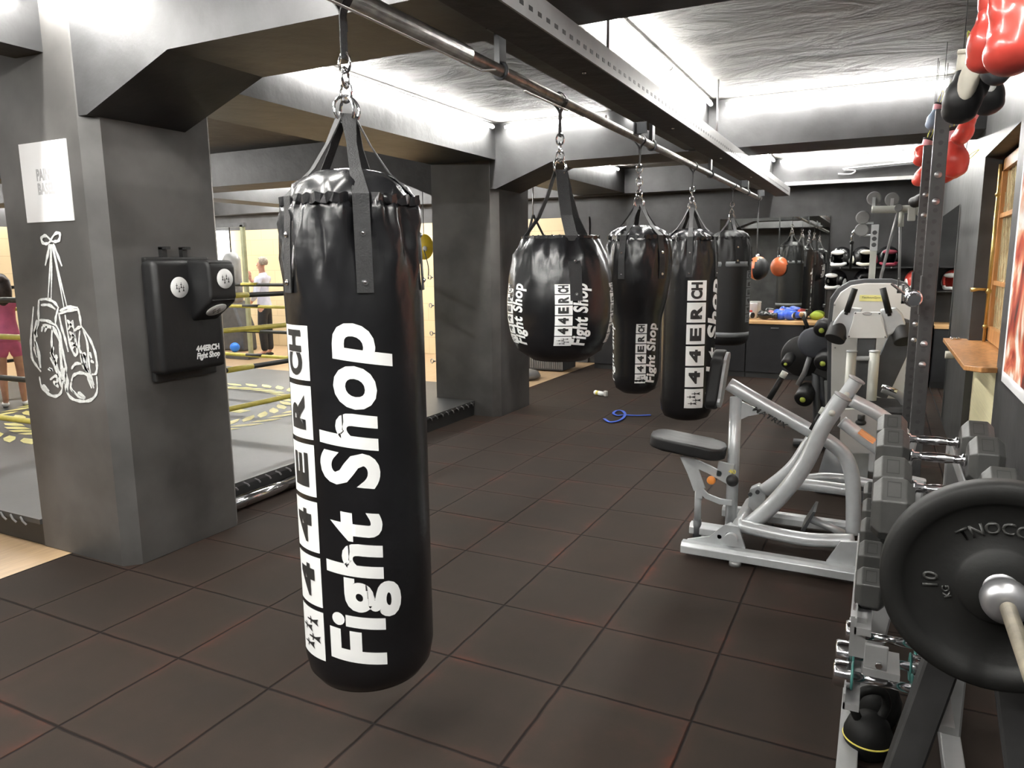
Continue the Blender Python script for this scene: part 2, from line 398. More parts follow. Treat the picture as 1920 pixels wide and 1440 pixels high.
# columns
def column(y0, y1, name):
    bm = new(); c = .07
    extr(bm, [(-4.26, y0), (-3.5-c, y0), (-3.5, y0+c), (-3.5, y1-c), (-3.5-c, y1), (-4.26, y1)], 2, 0, ZC)
    return struct(name, bm, BLKC)
column(2.385, 3.18, 'wall_column'); column(6.63, 7.45, 'wall_column')
# cross beams with haunches (extruded profile in x,z along y)
def beam(y0, y1, m=BLK, x1=XR+.1):
    bm = new()
    extr(bm, [(-3.5, 2.33), (-2.9, ZB), (x1, ZB), (x1, ZC), (-4.26, ZC), (-4.26, 2.33)], 1, y0, y1)
    struct('ceiling_beam', bm, m)
beam(2.39, 2.955); beam(6.63+.001, 7.2)
bm = new(); box(bm, (-13.6, 10.72, 2.6), (XR+.1, YB, ZC)); struct('ceiling_beam', bm, BLK)
bm = new(); box(bm, (-14, -1.86, ZB), (XR+.1, -1.3, ZC)); struct('ceiling_beam', bm, BLK)
# ring-hall cross beams
for y0 in (2.39, 6.63):
    bm = new(); extr(bm, [(-4.26, 2.3), (-4.9, 2.56), (-13.6, 2.56), (-13.6, ZC), (-4.26, ZC)], 1, y0+.002, y0+.55); struct('ceiling_beam', bm, SOOT)
# longitudinal beams
bm = new()
for y0, y1 in ((2.955, 6.63), (7.2, 10.72)): box(bm, (-4.24, y0, 2.61), (-3.5, y1, ZC))
box(bm, (-4.01, -1.3, 2.65), (-3.78, 2.39, ZC))
struct('ceiling_beam', bm, BLK)
bm = new()
for y0, y1 in ((-1.3, 2.39), (2.955, 6.63), (7.2, 10.72)): box(bm, (-1.62, y0, 2.56), (-1.42, y1, ZC))
struct('ceiling_beam', bm, BLK)
bm = new()
for y0, y1 in ((2.94, 6.63), (7.2, 10.99)): box(bm, (-8.6, y0, 2.5), (-8.1, y1, ZC))
struct('ceiling_beam', bm, MATS['grey_plaster'])
# white conduit line along the back beam
bm = new(); box(bm, (-1.25, 10.68, 2.585), (.45, 10.72, 2.63)); struct('trim_1', bm, mat('white_duct', (.8, .8, .78), .4))
# conduit with a loop on the beam
bm = new(); tube(bm, smooth_pts([V(-.6, 10.7, 2.7), V(-.45, 10.7, 2.69), V(-.4, 10.7, 2.73), V(-.5, 10.7, 2.76), V(.4, 10.7, 2.8)], 5), .012, 8); struct('trim_2', bm, GREYP)

BATT = mat('white_batten', (.6, .6, .6), .5)
# ------------------------------------------------------------------ LED tubes
def led(a, b, lab, back=(-1, 0), r=.013, m=None):
    t = thing('led_tube', lab, 'light', (Vector(a)+Vector(b))/2, 'white led tubes along the beams')
    a, b = Vector(a), Vector(b); d = (b-a).normalized()
    bm = new(); cyl(bm, a, b, r, 10); part(t, 'tube', bm, m or LEDM)
    lo = V(min(a.x, b.x), min(a.y, b.y), a.z); hi = V(max(a.x, b.x), max(a.y, b.y), a.z)
    bm = new(); e = .011; wv = V(0 if d.x else 1, 0 if d.y else 1, 0)*e
    box(bm, lo-wv+V(0, 0, .014), hi+wv+V(0, 0, .022)); part(t, 'batten', bm, BATT)
    for p, q in ((a, a-d*.02), (b, b+d*.02)):
        bm = new(); cyl(bm, p, q, r*1.3, 10); part(t, 'end_cap', bm, WHITE)
    return t
led((-3.46, 3.72, 2.9), (-3.46, 6.5, 2.9), 'long white led tube on the side beam above the punch bags', (-1, 0))
led((-3.35, 6.59, 2.9), (-2.35, 6.59, 2.9), 'white led tube on cross beam right of the far column', (0, 1))
led((-2.15, 6.59, 2.9), (-1.75, 6.59, 2.9), 'short white led tube on cross beam left of the slotted rail', (0, 1))
led((-1.38, 3.75, 2.9), (-1.38, 5.15, 2.9), 'white led tube running beside the slotted rail, nearer half', (-1, 0))
led((-1.38, 5.2, 2.9), (-1.38, 6.5, 2.9), 'white led tube running beside the slotted rail, farther half', (-1, 0))
led((-1.25, 6.59, 2.9), (0.35, 6.59, 2.9), 'white led tube along the cross beam over the machines', (0, 1))
led((-1.38, 7.4, 2.9), (-1.38, 10.5, 2.9), 'white led tube beside the rail beyond the cross beam', (-1, 0))
led((-1.3, 10.67, 2.9), (0.5, 10.67, 2.9), 'white led tube along the rearmost beam', (0, 1))
led((-3.46, 7.6, 2.9), (-3.46, 10.3, 2.9), 'white led tube beyond the far column', (-1, 0))
# camera bay; rear, right wall and middle tubes are unseen additions for brightness
led((-3.74, -1.1, 2.9), (-3.74, 2.1, 2.9), 'white led tube on side beam of the nearest bay', (-1, 0))
led((-3.74, 2.3, 2.9), (-3.2, 2.3, 2.9), 'short white led tube at top left above the painted gloves')
led((-2.4, 1.9, 2.9), (-1.7, 1.9, 2.9), 'short white led tube on the nearest bay ceiling left of the rail')
led((-1.38, -1.1, 2.9), (-1.38, 1.6, 2.9), 'white led tube beside the rail in the nearest bay', (-1, 0))
led((-3.2, -1.26, 2.9), (-1.75, -1.26, 2.9), 'added unseen white led tube behind the photographer, left', (0, -1))
led((-1.2, -1.26, 2.9), (.4, -1.26, 2.9), 'added unseen white led tube behind the photographer, right', (0, -1))
led((.57, -.9, 2.9), (.57, 1.9, 2.9), 'added unseen white led tube over the right wall of the nearest bay', (1, 0))
led((-2.5, -.9, 2.9), (-2.5, 1.6, 2.9), 'added unseen white led tube in the middle of the nearest bay ceiling', (0, 0))
# ring hall; tubes beyond the cross beam and on the ceiling added for brightness
for (a, b, lab) in (((-8.05, 3.3, 2.85), (-8.05, 6.3, 2.85), 'white led tube over the boxing ring'),
                    ((-8.05, 7.5, 2.85), (-8.05, 10.4, 2.85), 'white led tube beyond the boxing ring'),
                    ((-13.5, 3, 2.8), (-13.5, 8, 2.8), 'white led tube high on the far beige wall'),
                    ((-10.6, 10.66, 2.85), (-8.6, 10.66, 2.85), 'white led tube over the beige block wall'),
                    ((-7.5, 2.3, 2.86), (-5.3, 2.3, 2.86), 'white led tube left of the painted column'),
                    ((-7.7, 7.3, 2.9), (-5.2, 7.3, 2.9), 'added white led tube beyond the ring hall cross beam, right'),
                    ((-12.6, 7.3, 2.9), (-9.2, 7.3, 2.9), 'added white led tube beyond the ring hall cross beam, left'),
                    ((-12.4, 9.4, 2.9), (-9.2, 9.4, 2.9), 'added white led tube on the ring hall ceiling over the man'),
                    ((-7.6, 9.4, 2.9), (-4.8, 9.4, 2.9), 'added white led tube on the ring hall ceiling near the yellow shield'),
                    ((-12.5, -1.2, 2.86), (-9.5, -1.2, 2.86), 'white led tube far left in the ring hall')):
    led(a, b, lab, (0, 1) if a[1] == b[1] else ((1, 0) if a[0] == -4.32 else (-1, 0)))
# luminous niche / lit column by the man
bm = new(); box(bm, (-12.35, 10.85, .0), (-11.95, 10.99, 2.3)); tag(fin(bm, 'light_column', LEDP), 'glowing white floor to ceiling light column behind the man', 'light')
bm = new(); box(bm, (-13.55, 10.8, 0), (-12.5, 10.97, 2.3)); struct('wall_panel', bm, mat('pale_grey_panel', (.25, .25, .26), .5))
# ================================================================== PIPE AND SLOTTED RAIL
XP, ZP = -1.46, 2.38
pp = thing('hanging_pipe', 'long worn steel pipe under the ceiling carrying the punch bags', 'pipe', (XP, 4.5, ZP))
bm = new(); cyl(bm, (XP, -1.2, ZP), (XP, 10.02, ZP), .024, 20); part(pp, 'pipe', bm, PIPE)
bm = new(); cyl(bm, (XP, -1.2, ZP), (XP, 2.55, ZP), .031, 20); part(pp, 'sleeve', bm, PIPE)
for y in (2.82, 5.05, 6.95, 9.0):
    bm = new(); ring(bm, (XP, y, ZP), .03, .008, (0, 1, 0)); box(bm, (XP-.012, y-.03, ZP+.02), (XP+.012, y+.03, ZP+.2)); box(bm, (XP-.05, y-.03, ZP+.16), (XP+.05, y+.03, ZP+.19)); part(pp, 'clamp', bm, DGREY)
bm = new(); tube(bm, [V(XP+.03, .8, ZP-.05), V(XP+.03, 2.6, ZP-.05), V(XP+.03, 2.72, ZP-.02)], .004, 8); part(pp, 'cable', bm, WHITE)
bm = new(); tube(bm, [V(XP+.02, 3.0, ZP-.045), V(XP+.02, 3.5, ZP-.04)], .004, 8); part(pp, 'cable', bm, WHITE)
rl = thing('slotted_rail', 'wide dark slotted steel rail running under the ceiling beams', 'steel rail', (-1.2, 4.5, 2.45))
bm = new(); box(bm, (-1.285, -1.2, 2.405), (-1.115, 10.1, 2.41)); box(bm, (-1.285, -1.2, 2.41), (-1.279, 10.1, 2.5)); part(rl, 'channel', bm, SOOT)
bm = new(); box(bm, (-1.121, -1.2, 2.405), (-1.113, 10.1, 2.505)); part(rl, 'side_flange', bm, GREYP)  # paler than the channel: tube light on this face put into its colour
bm = new()
for k in range(150): y = -.9+k*.0725; box(bm, (-1.1135, y, 2.435), (-1.112, y+.03, 2.45))
o = part(rl, 'slot_holes', bm, BLKP); o['kind'] = 'stuff'
for y in (4.32, 7.9, 9.1):
    bm = new(); box(bm, (-1.35, y, 2.34), (-1.28, y+.01, 2.405)); box(bm, (-1.35, y-.04, 2.33), (-1.342, y+.05, 2.4)); part(rl, 'bracket', bm, DGREY)
for y in (3.1, 4.6, 6.1, 7.6):
    bm = new(); cyl(bm, (-1.2, y, 2.398), (-1.2, y, 2.406), .009, 8); part(rl, 'bolt', bm, CHROME)
for y in (3.4, 5.9, 8.9):
    bm = new(); cyl(bm, (-1.2, y, 2.41), (-1.2, y, 2.95), .007, 8); part(rl, 'threaded_rod', bm, STEEL)

# ================================================================== PUNCH BAGS
def wrapmap(cy, Rf, phi0, z0, eps):
    """flat (s along reading direction, t up) -> on the bag, reading upwards"""
    def f(p):
        z = z0+p.x; R = Rf(z)+eps; ph = phi0 - p.y/Rf(z)
        return V(XP+R*math.cos(ph), cy+R*math.sin(ph), z)
    return f
def logo(root, cy, Rf, deg0, deg1, tdeg0, tdeg1, z0, z1, mw=None, mb=None, only=None, step=.012):
    mw = mw or WHITE; mb = mb or BLKP
    base = math.atan2(-cy, -XP); R = Rf((z0+z1)/2); H = z1-z0
    wd = math.radians(deg1-deg0)*R; cell = H/6
    gap = cell*.045
    # boxes
    bm = new()
    for k in range(6): b = new(); bmesh.ops.create_grid(b, x_segments=max(2, int(cell/.03)), y_segments=max(3, int(wd/step)), size=.5); fitbm(b, k*cell+gap, 0, (k+1)*cell-gap, wd); addto(bm, b)
    m = wrapmap(cy, Rf, base+math.radians(deg1), z0, .0015)
    for v in bm.verts: v.co = m(v.co)
    boxes = part(root, 'logo_boxes', bm, mw, smooth=True)
    bm = new()
    for k, ch in enumerate(['#', '4', '4', 'E', 'R', 'CH']):
        x0, x1 = k*cell+cell*.2, (k+1)*cell-cell*.2
        if ch == 'CH': x0, x1 = k*cell+cell*.12, (k+1)*cell-cell*.12
        b = new() if ch == '#' else None
        if ch == '#': blade_mark(b, 0, 0, 1); fitbm(b, x0, wd*.12, x1, wd*.88)
        else: b = flat_letters(ch, x0, wd*.22, x1, wd*.82, bold=.05)
        slice_bm(b, step, 1); m = wrapmap(cy, Rf, base+math.radians(deg1), z0, .003)
        for v in b.verts: v.co = m(v.co)
        part(boxes, 'logo_mark' if ch == '#' else 'logo_letter', b, mb)
    bm.free()
    if only != 'boxes':
        tw = math.radians(tdeg1-tdeg0)*R
        bm = new(); L = H
        # word one 0..0.475, word two .52..1 ; descenders reach under the line
        asc = tw
        for wd_, a, c, dsc in (('Fight', 0, .475, .3), ('Shop', .535, 1.0, .3)):
            b = text_bm(wd_, size=1, bold=.034, shear=.18, ls=1.06)
            ys = [v.co.y for v in b.verts]
            fitbm(b, a*L, min(ys)/.74*tw, c*L, max(ys)/.74*tw)
            slice_bm(b, step, 1); slice_bm(b, .05, 0); addto(bm, b)
        m = wrapmap(cy, Rf, base+math.radians(tdeg1), z0, .0015)
        for v in bm.verts: v.co = m(v.co)
        part(root, 'lettering', bm, mw)
def bag(label, cy, prof, zrim, dome, zring, nstr=5, ph0=8, fold=.012, strapw=.047, m=None, strapL=.27, chain=True, ringR=.028, loopw=.03, knots=True, group='punch bags on the pipe', name='punch_bag'):
    t = thing(name, label, 'punch bag', (XP, cy, 0), group)
    base = math.atan2(-cy, -XP)
    angs = [base+math.radians(ph0+360/nstr*k) for k in range(nstr)]
    def rf(z):
        for (r0, z0), (r1, z1) in zip(prof, prof[1:]):
            if z0 <= z <= z1 and z1 > z0: return r0+(r1-r0)*(z-z0)/(z1-z0)
        return prof[-1][0]
    zs = []
    for (r0, z0), (r1, z1) in zip(prof, prof[1:]):
        k = max(1, int((z1-z0)/.03)); zs += [(r0+(r1-r0)*i/k, z0+(z1-z0)*i/k) for i in range(k)]
    zs.append(prof[-1])
    def fn(r, z, a, ):
        d = max(0, 1-(zrim-z)/.38) if z <= zrim else 1
        d = d*d*(3-2*d)
        s = sum(math.exp(-((math.atan2(math.sin(a-b), math.cos(a-b)))/.16)**2) for b in angs)
        q = math.cos(9*a+z*9+1)*.5+math.cos(14*a-z*13)*.35+math.cos(23*a+z*21)*.25
        bulge = 1-s
        rdg = 0
        if z <= zrim:
            dz = zrim-z+.01
            for b in angs:
                dp = abs(math.atan2(math.sin(a-b), math.cos(a-b)))
                for sl, am in ((.9, 1), (1.9, .8), (3.6, .6)): rdg += am*math.exp(-((dp-.13-sl*dz)/(.035+.12*dz))**2)
            rdg *= max(0, 1-dz/.36)
        return r + fold*.8*rdg*(1 if z < zrim else 0) + fold*d*(1.2*q*bulge - 1.2*s) + .0035*d*math.sin(z*95+4*a)*bulge
    bm = new(); lathe(bm, zs, (XP, cy, 0), n=120, fn=fn); part(t, 'body', bm, m or VINYL)
    r1 = rf(zrim)
    bm = new()
    dp = [(r1*.99, zrim-.02), (r1*.97, zrim+.005), (r1*.86, zrim+dome*.45), (r1*.6, zrim+dome*.85), (r1*.3, zrim+dome), (.02, zrim+dome*1.02)]
    lathe(bm, dp, (XP, cy, 0), n=120, fn=lambda r, z, a: r*(1+.07*math.cos(7*a+1)*min(1, (z-zrim+.02)/.05)+.035*math.cos(17*a+z*60))); part(t, 'top_cover', bm, m or VINYL)
    bm = new(); pts = [V(XP+(fn(r1, zrim, a)+.002)*math.cos(a), cy+(fn(r1, zrim, a)+.002)*math.sin(a), zrim-.004+.004*math.sin(31*a)) for a in [2*PI*i/96 for i in range(96)]]
    sweep(bm, pts, [(-.004, -.015), (.004, -.015), (.004, .012), (-.004, .012)], True, [V(0, 0, 1)]*96); part(t, 'hem', bm, m or VINYL)
    for a in angs:
        c, s_ = math.cos(a), math.sin(a); rad = V(c, s_, 0)
        P_ = lambda r, z: V(XP+r*c, cy+r*s_, z)
        lo = zrim-strapL
        pts = [P_(rf(lo)+.003, lo), P_(rf(lo+strapL*.5)+.002, lo+strapL*.5), P_(r1+.004, zrim-.03), P_(r1+.004, zrim+.005), P_(max(r1*.6, .06), zrim+max(dome*.95, (zring-zrim)*.3)), P_(r1*.34, zrim+(zring-zrim)*.6), P_(.022, zring-.02)]
        if knots: sc = [1, 1, 1, 1, .72, .62, 1.0]
        else: sc = [1]*7
        up = [rad]*4+[(rad+V(0, 0, .5)).normalized()]*3
        bm = new(); pts2 = []; sc2 = []; up2 = []
        for i in range(6):
            for j in range(4): k = j/4; pts2.append(pts[i].lerp(pts[i+1], k)); sc2.append(sc[i]*(1-k)+sc[i+1]*k); up2.append(up[i].lerp(up[i+1], k))
        pts2.append(pts[-1]); sc2.append(sc[-1]); up2.append(up[-1])
        rings = []
        fr = frames(pts2, False, up2)
        for p, (tt, A, B), k in zip(pts2, fr, sc2):
            rings.append([bm.verts.new(p+A*x*k+B*y) for x, y in ((-strapw/2, -.002), (strapw/2, -.002), (strapw/2, .002), (-strapw/2, .002))])
        for A, B in zip(rings, rings[1:]):
            for j in range(4): bm.faces.new((A[j], A[(j+1) % 4], B[(j+1) % 4], B[j]))
        bm.faces.new(rings[0]); bm.faces.new(rings[-1])
        st = part(t, 'strap', bm, WEB)
        for zz in (lo+.03, lo+strapL*.62):
            b = new(); p = P_(rf(zz)+.004, zz); cyl(b, p, p+rad*.004, .0085, 12); ball(b, p+rad*.004, .005, 8); part(st, 'rivet', b, CHROME)
    # hardware
    bm = new(); ring(bm, (XP, cy, zring-.01), ringR+.012, .0045, (.4, 1, 0)); ring(bm, (XP, cy, zring-.005), ringR+.012, .0045, (1, -.5, .1)); part(t, 'strap_ring', bm, CHROME)
    bm = new(); z = zring+.045; i = 0
    top = ZP-.17
    links = []
    while z < top:
        b = new(); ring(b, (XP, cy, z), .02, .0045, (1, .2, 0) if i % 2 else (0, 1, 0), sx=1, sy=1, n=20)
        for v in b.verts: v.co.z = z+(v.co.z-z)*1.35
        part(t, 'chain_link', b, CHROME); z += .041; i += 1
    bm = new(); top = z-.03
    pts = [V(XP, cy, top), V(XP, cy, top+.08), V(XP+.004, cy, ZP-.05), V(XP+.037, cy, ZP), V(XP, cy, ZP+.037), V(XP-.037, cy, ZP), V(XP-.004, cy+.002, ZP-.05), V(XP, cy+.004, top+.08)]
    ribbon(bm, smooth_pts(pts, 4), loopw, .004, [V(.0, 1, .0)]*((len(pts)-1)*4+1)) if False else sweep(bm, smooth_pts(pts, 4), [(-loopw/2, -.002), (loopw/2, -.002), (loopw/2, .002), (-loopw/2, .002)], False, None)
    part(t, 'hanging_strap', bm, WEB)
    return t, rf
# 1 the big one in front
p1 = [(.02, .245), (.12, .25), (.175, .27), (.2, .305), (.21, .36), (.21, 1.45), (.207, 1.62), (.195, 1.79)]
b1, rf1 = bag('largest black punch bag in the foreground with huge white lettering', 1.82, p1, 1.79, .09, 2.06, 5, 8, fold=.017)
logo(b1, 1.82, rf1, -76, -41, -36, 11, .375, 1.435, step=.01)
# 2 ball shaped wrecking bag
p2 = [(.03, 1.1), (.14, 1.11), (.215, 1.16), (.25, 1.23), (.268, 1.32), (.27, 1.41), (.258, 1.53), (.232, 1.64), (.19, 1.715), (.17, 1.73)]
b2, rf2 = bag('round barrel shaped black bag on two wide straps', 3.45, p2, 1.72, .012, 2.07, 3, -58+75, fold=.007, strapw=.06, strapL=.3, knots=False)
for k in range(5): logo(b2, 3.45, rf2, -5+72*k, 13+72*k, 13+72*k, 29+72*k, 1.2, 1.5, step=.02)
# 3 teardrop
p3 = [(.02, .715), (.09, .72), (.135, .75), (.155, .82), (.16, 1.15), (.17, 1.24), (.2, 1.36), (.218, 1.48), (.222, 1.6), (.215, 1.7), (.2, 1.76)]
b3, rf3 = bag('teardrop shaped black bag, wide above and narrow below', 4.78, p3, 1.76, .075, 1.99, 5, -28, fold=.009, strapw=.045, strapL=.27)
for k in range(3): logo(b3, 4.78, rf3, -2+120*k, 24+120*k, 24+120*k, 50+120*k, .8, 1.235 if False else 1.2, step=.02)
# 4 long cylinder
p4 = [(.02, .24), (.13, .245), (.19, .27), (.215, .32), (.225, .4), (.225, 1.5), (.218, 1.65), (.2, 1.79)]
b4, rf4 = bag('long black cylinder bag hanging behind the teardrop bag', 6.28, p4, 1.79, .08, 2.06, 5, -2, strapL=.32)
logo(b4, 6.28, rf4, -4, 37, 42, 88, .365, 1.45, step=.02)
# 5 grey banded
p5 = [(.02, .7), (.15, .705), (.2, .73), (.22, .78), (.22, 1.6), (.21, 1.75), (.19, 1.85)]
b5, rf5 = bag('short black bag with two grey bands, farthest on the pipe', 8.1, p5, 1.84, .08, 2.06, 5, 20, m=VINYLM)
for z in (.8, 1.54):
    bm = new(); lathe(bm, [(.2215, z), (.2215, z+.05)], (XP, 8.1, 0), n=60); part(b5, 'grey_band', bm, GREYPR)
logo(b5, 8.1, rf5, 52, 80, 0, 0, .95, 1.5, mw=GREYPR, only='boxes', step=.03)
# speed ball
YS = 9.88
sb = thing('speed_ball', 'orange and black speed ball on a strap at the end of the pipe', 'speed ball', (XP, YS, 1.52), None)
bm = new(); ball(bm, (XP+.03, YS, 1.5), .135, 32, (1, 1, 1.12)); part(sb, 'ball', bm, ORANGE)
bm = new(); vs_ = ball(bm, (XP+.03, YS, 1.5), .1365, 32, (1, 1, 1.12))
dl = [v for v in bm.verts if (v.co-V(XP+.03, YS, 1.5)).dot(V(.72, -.55, -.15)) < .03]; bmesh.ops.delete(bm, geom=dl, context='VERTS'); part(sb, 'black_panel', bm, VINYLM)
bm = new(); tube(bm, [V(XP+.02, YS, 1.65), V(XP+.01, YS, 1.8), V(XP, YS, ZP-.03)], .009, 10); ring(bm, (XP, YS, ZP), .032, .006, (0, 1, 0)); part(sb, 'cord', bm, WEB)
bm = new(); lathe(bm, [(.02, 1.63), (.03, 1.64), (.02, 1.68)], (XP+.02, YS, 0)); part(sb, 'swivel', bm, CHROME)

# ================================================================== WALL PAD ON COLUMN
wp = thing('wall_punch_pad', 'black wall mounted uppercut pad with round white targets', 'punch pad', (-3.5, 2.9, 1.0))
bm = new(); box(bm, (-3.5, 2.61, .98), (-3.465, 3.02, 1.65), .01); part(wp, 'back_board', bm, BLKP)
bm = new(); box(bm, (-3.47, 2.575, 1.03), (-3.36, 3.0, 1.632), .03); part(wp, 'cushion', bm, VINYLM, smooth=True)
bm = new()
A = [(-3.38, 1.634), (-3.225, 1.63), (-3.2, 1.605), (-3.2, 1.43), (-3.215, 1.4), (-3.38, 1.29)]
extr(bm, A, 1, 2.785, 2.965); bmesh.ops.bevel(bm, geom=bm.edges[:], offset=.02, segments=3, affect='EDGES', profile=.6); part(wp, 'uppercut_nose', bm, VINYLM, smooth=True)
def disc(c, nrm, R, name='target_disc'):
    nrm = Vector(nrm).normalized(); c = Vector(c)
    bm = new(); lathe(bm, [(R*.97, 0), (R, .002), (R*.96, .006), (.001, .007)], c, nrm, 32); o = part(wp, name, bm, WHITE)
    q = V(0, 0, 1).rotation_difference(nrm).to_matrix()
    up = (V(0, 0, 1)-nrm*nrm.z).normalized(); rt = up.cross(nrm)
    b = new(); blade_mark(b, 0, 0, R*1.05)
    for v in b.verts: v.co = c+nrm*.008+rt*v.co.x+up*v.co.y
    part(o, 'mark', b, BLKP)
disc((-3.36, 2.72, 1.488), (1, 0, 0), .056)
disc((-3.2, 2.885, 1.53), (1, 0, 0), .054)
disc((-3.268, 2.872, 1.363), (.55, 0, -.83), .058)
bm = new(); addto(bm, flat_letters('444ERCH', 0, .04, .16, .075, bold=.06)); addto(bm, flat_letters('Fight Shop', 0, -.01, .16, .036, bold=.05, shear=.2))
for v in bm.verts: v.co = V(-3.3585, 2.795+v.co.x, 1.09+v.co.y)
part(wp, 'lettering', bm, WHITE)
for y in (2.72, 2.85):
    bm = new(); box(bm, (-3.5, y, 1.63), (-3.47, y+.03, 1.7)); box(bm, (-3.5, y, 1.69), (-3.44, y+.03, 1.705)); part(wp, 'hook', bm, BLKP)

# ================================================================== POSTER AND PAINTED GLOVES
po = thing('wall_sheet', 'white paper sheet taped on the column above the painted gloves', 'poster', (-3.86, 2.38, 2.03))
bm = new(); box(bm, (-4.062, 2.379, 1.834), (-3.668, 2.384, 2.232)); part(po, 'sheet', bm, PAPER)
bm = new(); addto(bm, flat_letters('PAINT', -.07, .01, .07, .07, bold=.05)); addto(bm, flat_letters('BASEL', -.07, -.06, .07, 0, bold=.05))
for v in bm.verts: v.co = V(-3.865+v.co.x, 2.378, 2.03+v.co.y)
part(po, 'print', bm, mat('light_grey_print', (.45, .45, .46), .5))
pg = thing('painted_gloves', 'white painted outline of hanging boxing gloves on the column', 'wall painting', (-3.87, 2.38, 1.3))
def stroke(pts, w=.011):
    P2 = smooth_pts([PY(x, y, 2.382) for x, y in pts], 4); n = len(P2)
    bm = new(); fr = frames(P2, False, V(0, 1, 0)); r_ = []
    for i, (p, (t, a, b)) in enumerate(zip(P2, fr)):
        k = (1+.25*math.sin(i*1.7))*min(1, .45+2.2*min(i, n-1-i)/n); q = V(p.x, 2.3825, p.z)
        r_.append((bm.verts.new(q+a*w/2*k), bm.verts.new(q-a*w/2*k), bm.verts.new(q+a*w/2*k-V(0, .0015, 0)), bm.verts.new(q-a*w/2*k-V(0, .0015, 0))))
    for A, B in zip(r_, r_[1:]):
        bm.faces.new((A[0], A[1], B[1], B[0])); bm.faces.new((A[2], B[2], B[3], A[3])); bm.faces.new((A[0], B[0], B[2], A[2])); bm.faces.new((A[1], A[3], B[3], B[1]))
    return bm
grp = {
 'bow': [[(95, 450), (86, 442), (78, 446), (80, 455), (88, 457), (95, 452)], [(95, 450), (104, 438), (112, 438), (111, 450), (103, 453), (96, 452)], [(93, 457), (90, 475), (85, 498)], [(100, 457), (108, 478), (116, 499)]],
 'laces': [[(95, 458), (94, 500), (90, 562)], [(96, 458), (97, 500), (96, 562)], [(97, 458), (108, 510), (120, 577)], [(99, 458), (112, 520), (126, 576)]],
 'left_glove': [[(74, 562), (90, 561), (103, 568), (110, 578)], [(77, 572), (92, 572), (104, 580)], [(73, 562), (72, 585), (73, 605)], [(109, 578), (105, 595), (104, 608)], [(74, 600), (90, 602), (104, 610)], [(63, 575), (60, 610), (58, 640), (60, 670), (68, 685), (77, 697)], [(73, 605), (66, 625), (66, 645), (70, 668)], [(104, 608), (112, 625), (118, 660), (124, 690), (123, 708)], [(74, 706), (78, 725), (90, 738), (104, 743), (115, 735), (118, 715)], [(98, 612), (97, 640), (98, 658), (94, 662)], [(96, 660), (104, 680), (112, 700), (117, 712)], [(94, 670), (104, 690), (110, 708)], [(90, 692), (98, 694), (92, 690)], [(94, 712), (104, 705), (108, 712), (104, 722)], [(80, 612), (78, 622)], [(88, 612), (84, 622)]],
 'right_glove': [[(112, 583), (128, 576), (146, 577)], [(112, 588), (130, 582), (146, 581)], [(146, 578), (150, 595), (152, 612)], [(110, 586), (116, 615), (122, 635), (128, 660)], [(140, 620), (146, 615), (154, 612)], [(154, 614), (168, 635), (178, 660), (182, 685), (180, 700), (172, 702)], [(156, 618), (164, 645), (166, 675), (170, 700)], [(150, 620), (148, 645), (151, 660), (160, 670), (164, 690)], [(152, 662), (160, 690), (170, 705), (176, 722)], [(124, 700), (123, 725), (132, 745), (150, 752), (170, 750), (182, 735), (181, 705)], [(134, 715), (138, 704), (150, 699), (164, 703), (170, 712)], [(134, 716), (133, 728), (140, 738)], [(134, 692), (142, 682), (156, 683)], [(170, 710), (176, 728)], [(164, 706), (172, 728)], [(136, 732), (146, 742), (158, 748)], [(122, 590), (130, 640), (140, 665), (145, 660), (142, 640), (136, 600)], [(126, 600), (138, 615)], [(136, 602), (128, 618)], [(130, 622), (142, 634)], [(140, 622), (132, 638)], [(132, 642), (146, 652)], [(142, 642), (136, 654)], [(168, 660), (172, 672)], [(170, 676), (176, 680)]],
 'shading': [[(66, 640), (72, 660), (76, 690)], [(64, 650), (70, 670)], [(80, 610), (100, 616), (112, 640)], [(100, 650), (98, 665), (104, 675)], [(106, 665), (104, 685)], [(112, 640), (116, 690), (122, 720)], [(108, 700), (116, 726)], [(152, 664), (156, 684), (166, 698)], [(158, 660), (160, 680)], [(80, 722), (92, 734)], [(146, 736), (160, 746)], [(120, 690), (126, 712), (126, 736)], [(100, 715), (110, 726)], [(70, 600), (66, 620), (70, 632)]]}
for nm, L in grp.items():
    bm = new()
    for s_ in L:
        addto(bm, stroke(s_, .024 if nm == 'shading' else (.01 if nm in ('laces',) else .016)))
    part(pg, nm, bm, CHALK)

# ================================================================== BOXING RING
rg = thing('boxing_ring', 'low boxing ring with grey canvas and yellow and black ropes', 'boxing ring', (-6.7, 4.8, 0))
def ringplan(e): return [(-9.9-e, 2.39-e), (-4.268, 2.39-e), (-4.268, 3.188), (-3.8+e, 3.188), (-3.8+e, 6.622), (-4.268, 6.622), (-4.268, 7.5+e), (-9.9-e, 7.5+e)]
bm = new(); extr(bm, ringplan(0), 2, 0, .13)
part(rg, 'platform', bm, mat('ring_apron', (.02, .02, .02), .5))
bm = new(); extr(bm, ringplan(.015), 2, .13, .16); part(rg, 'canvas', bm, MATG)
bm = new()
for k in range(55):
    x = -9.85+k*.1; tube(bm, [V(x, 2.372, .15), V(x+.03, 2.365, .13), V(x+.05, 2.372, .11)], .006, 6)
for k in range(34):
    y = 3.24+k*.1; tube(bm, [V(-3.782, y, .15), V(-3.775, y+.03, .13), V(-3.782, y+.05, .11)], .006, 6)
o = part(rg, 'canvas_lacing', bm, GREYP); o['kind'] = 'stuff'
RX0, RX1, RY0, RY1 = -9.2, -4.4, 3.0, 6.5
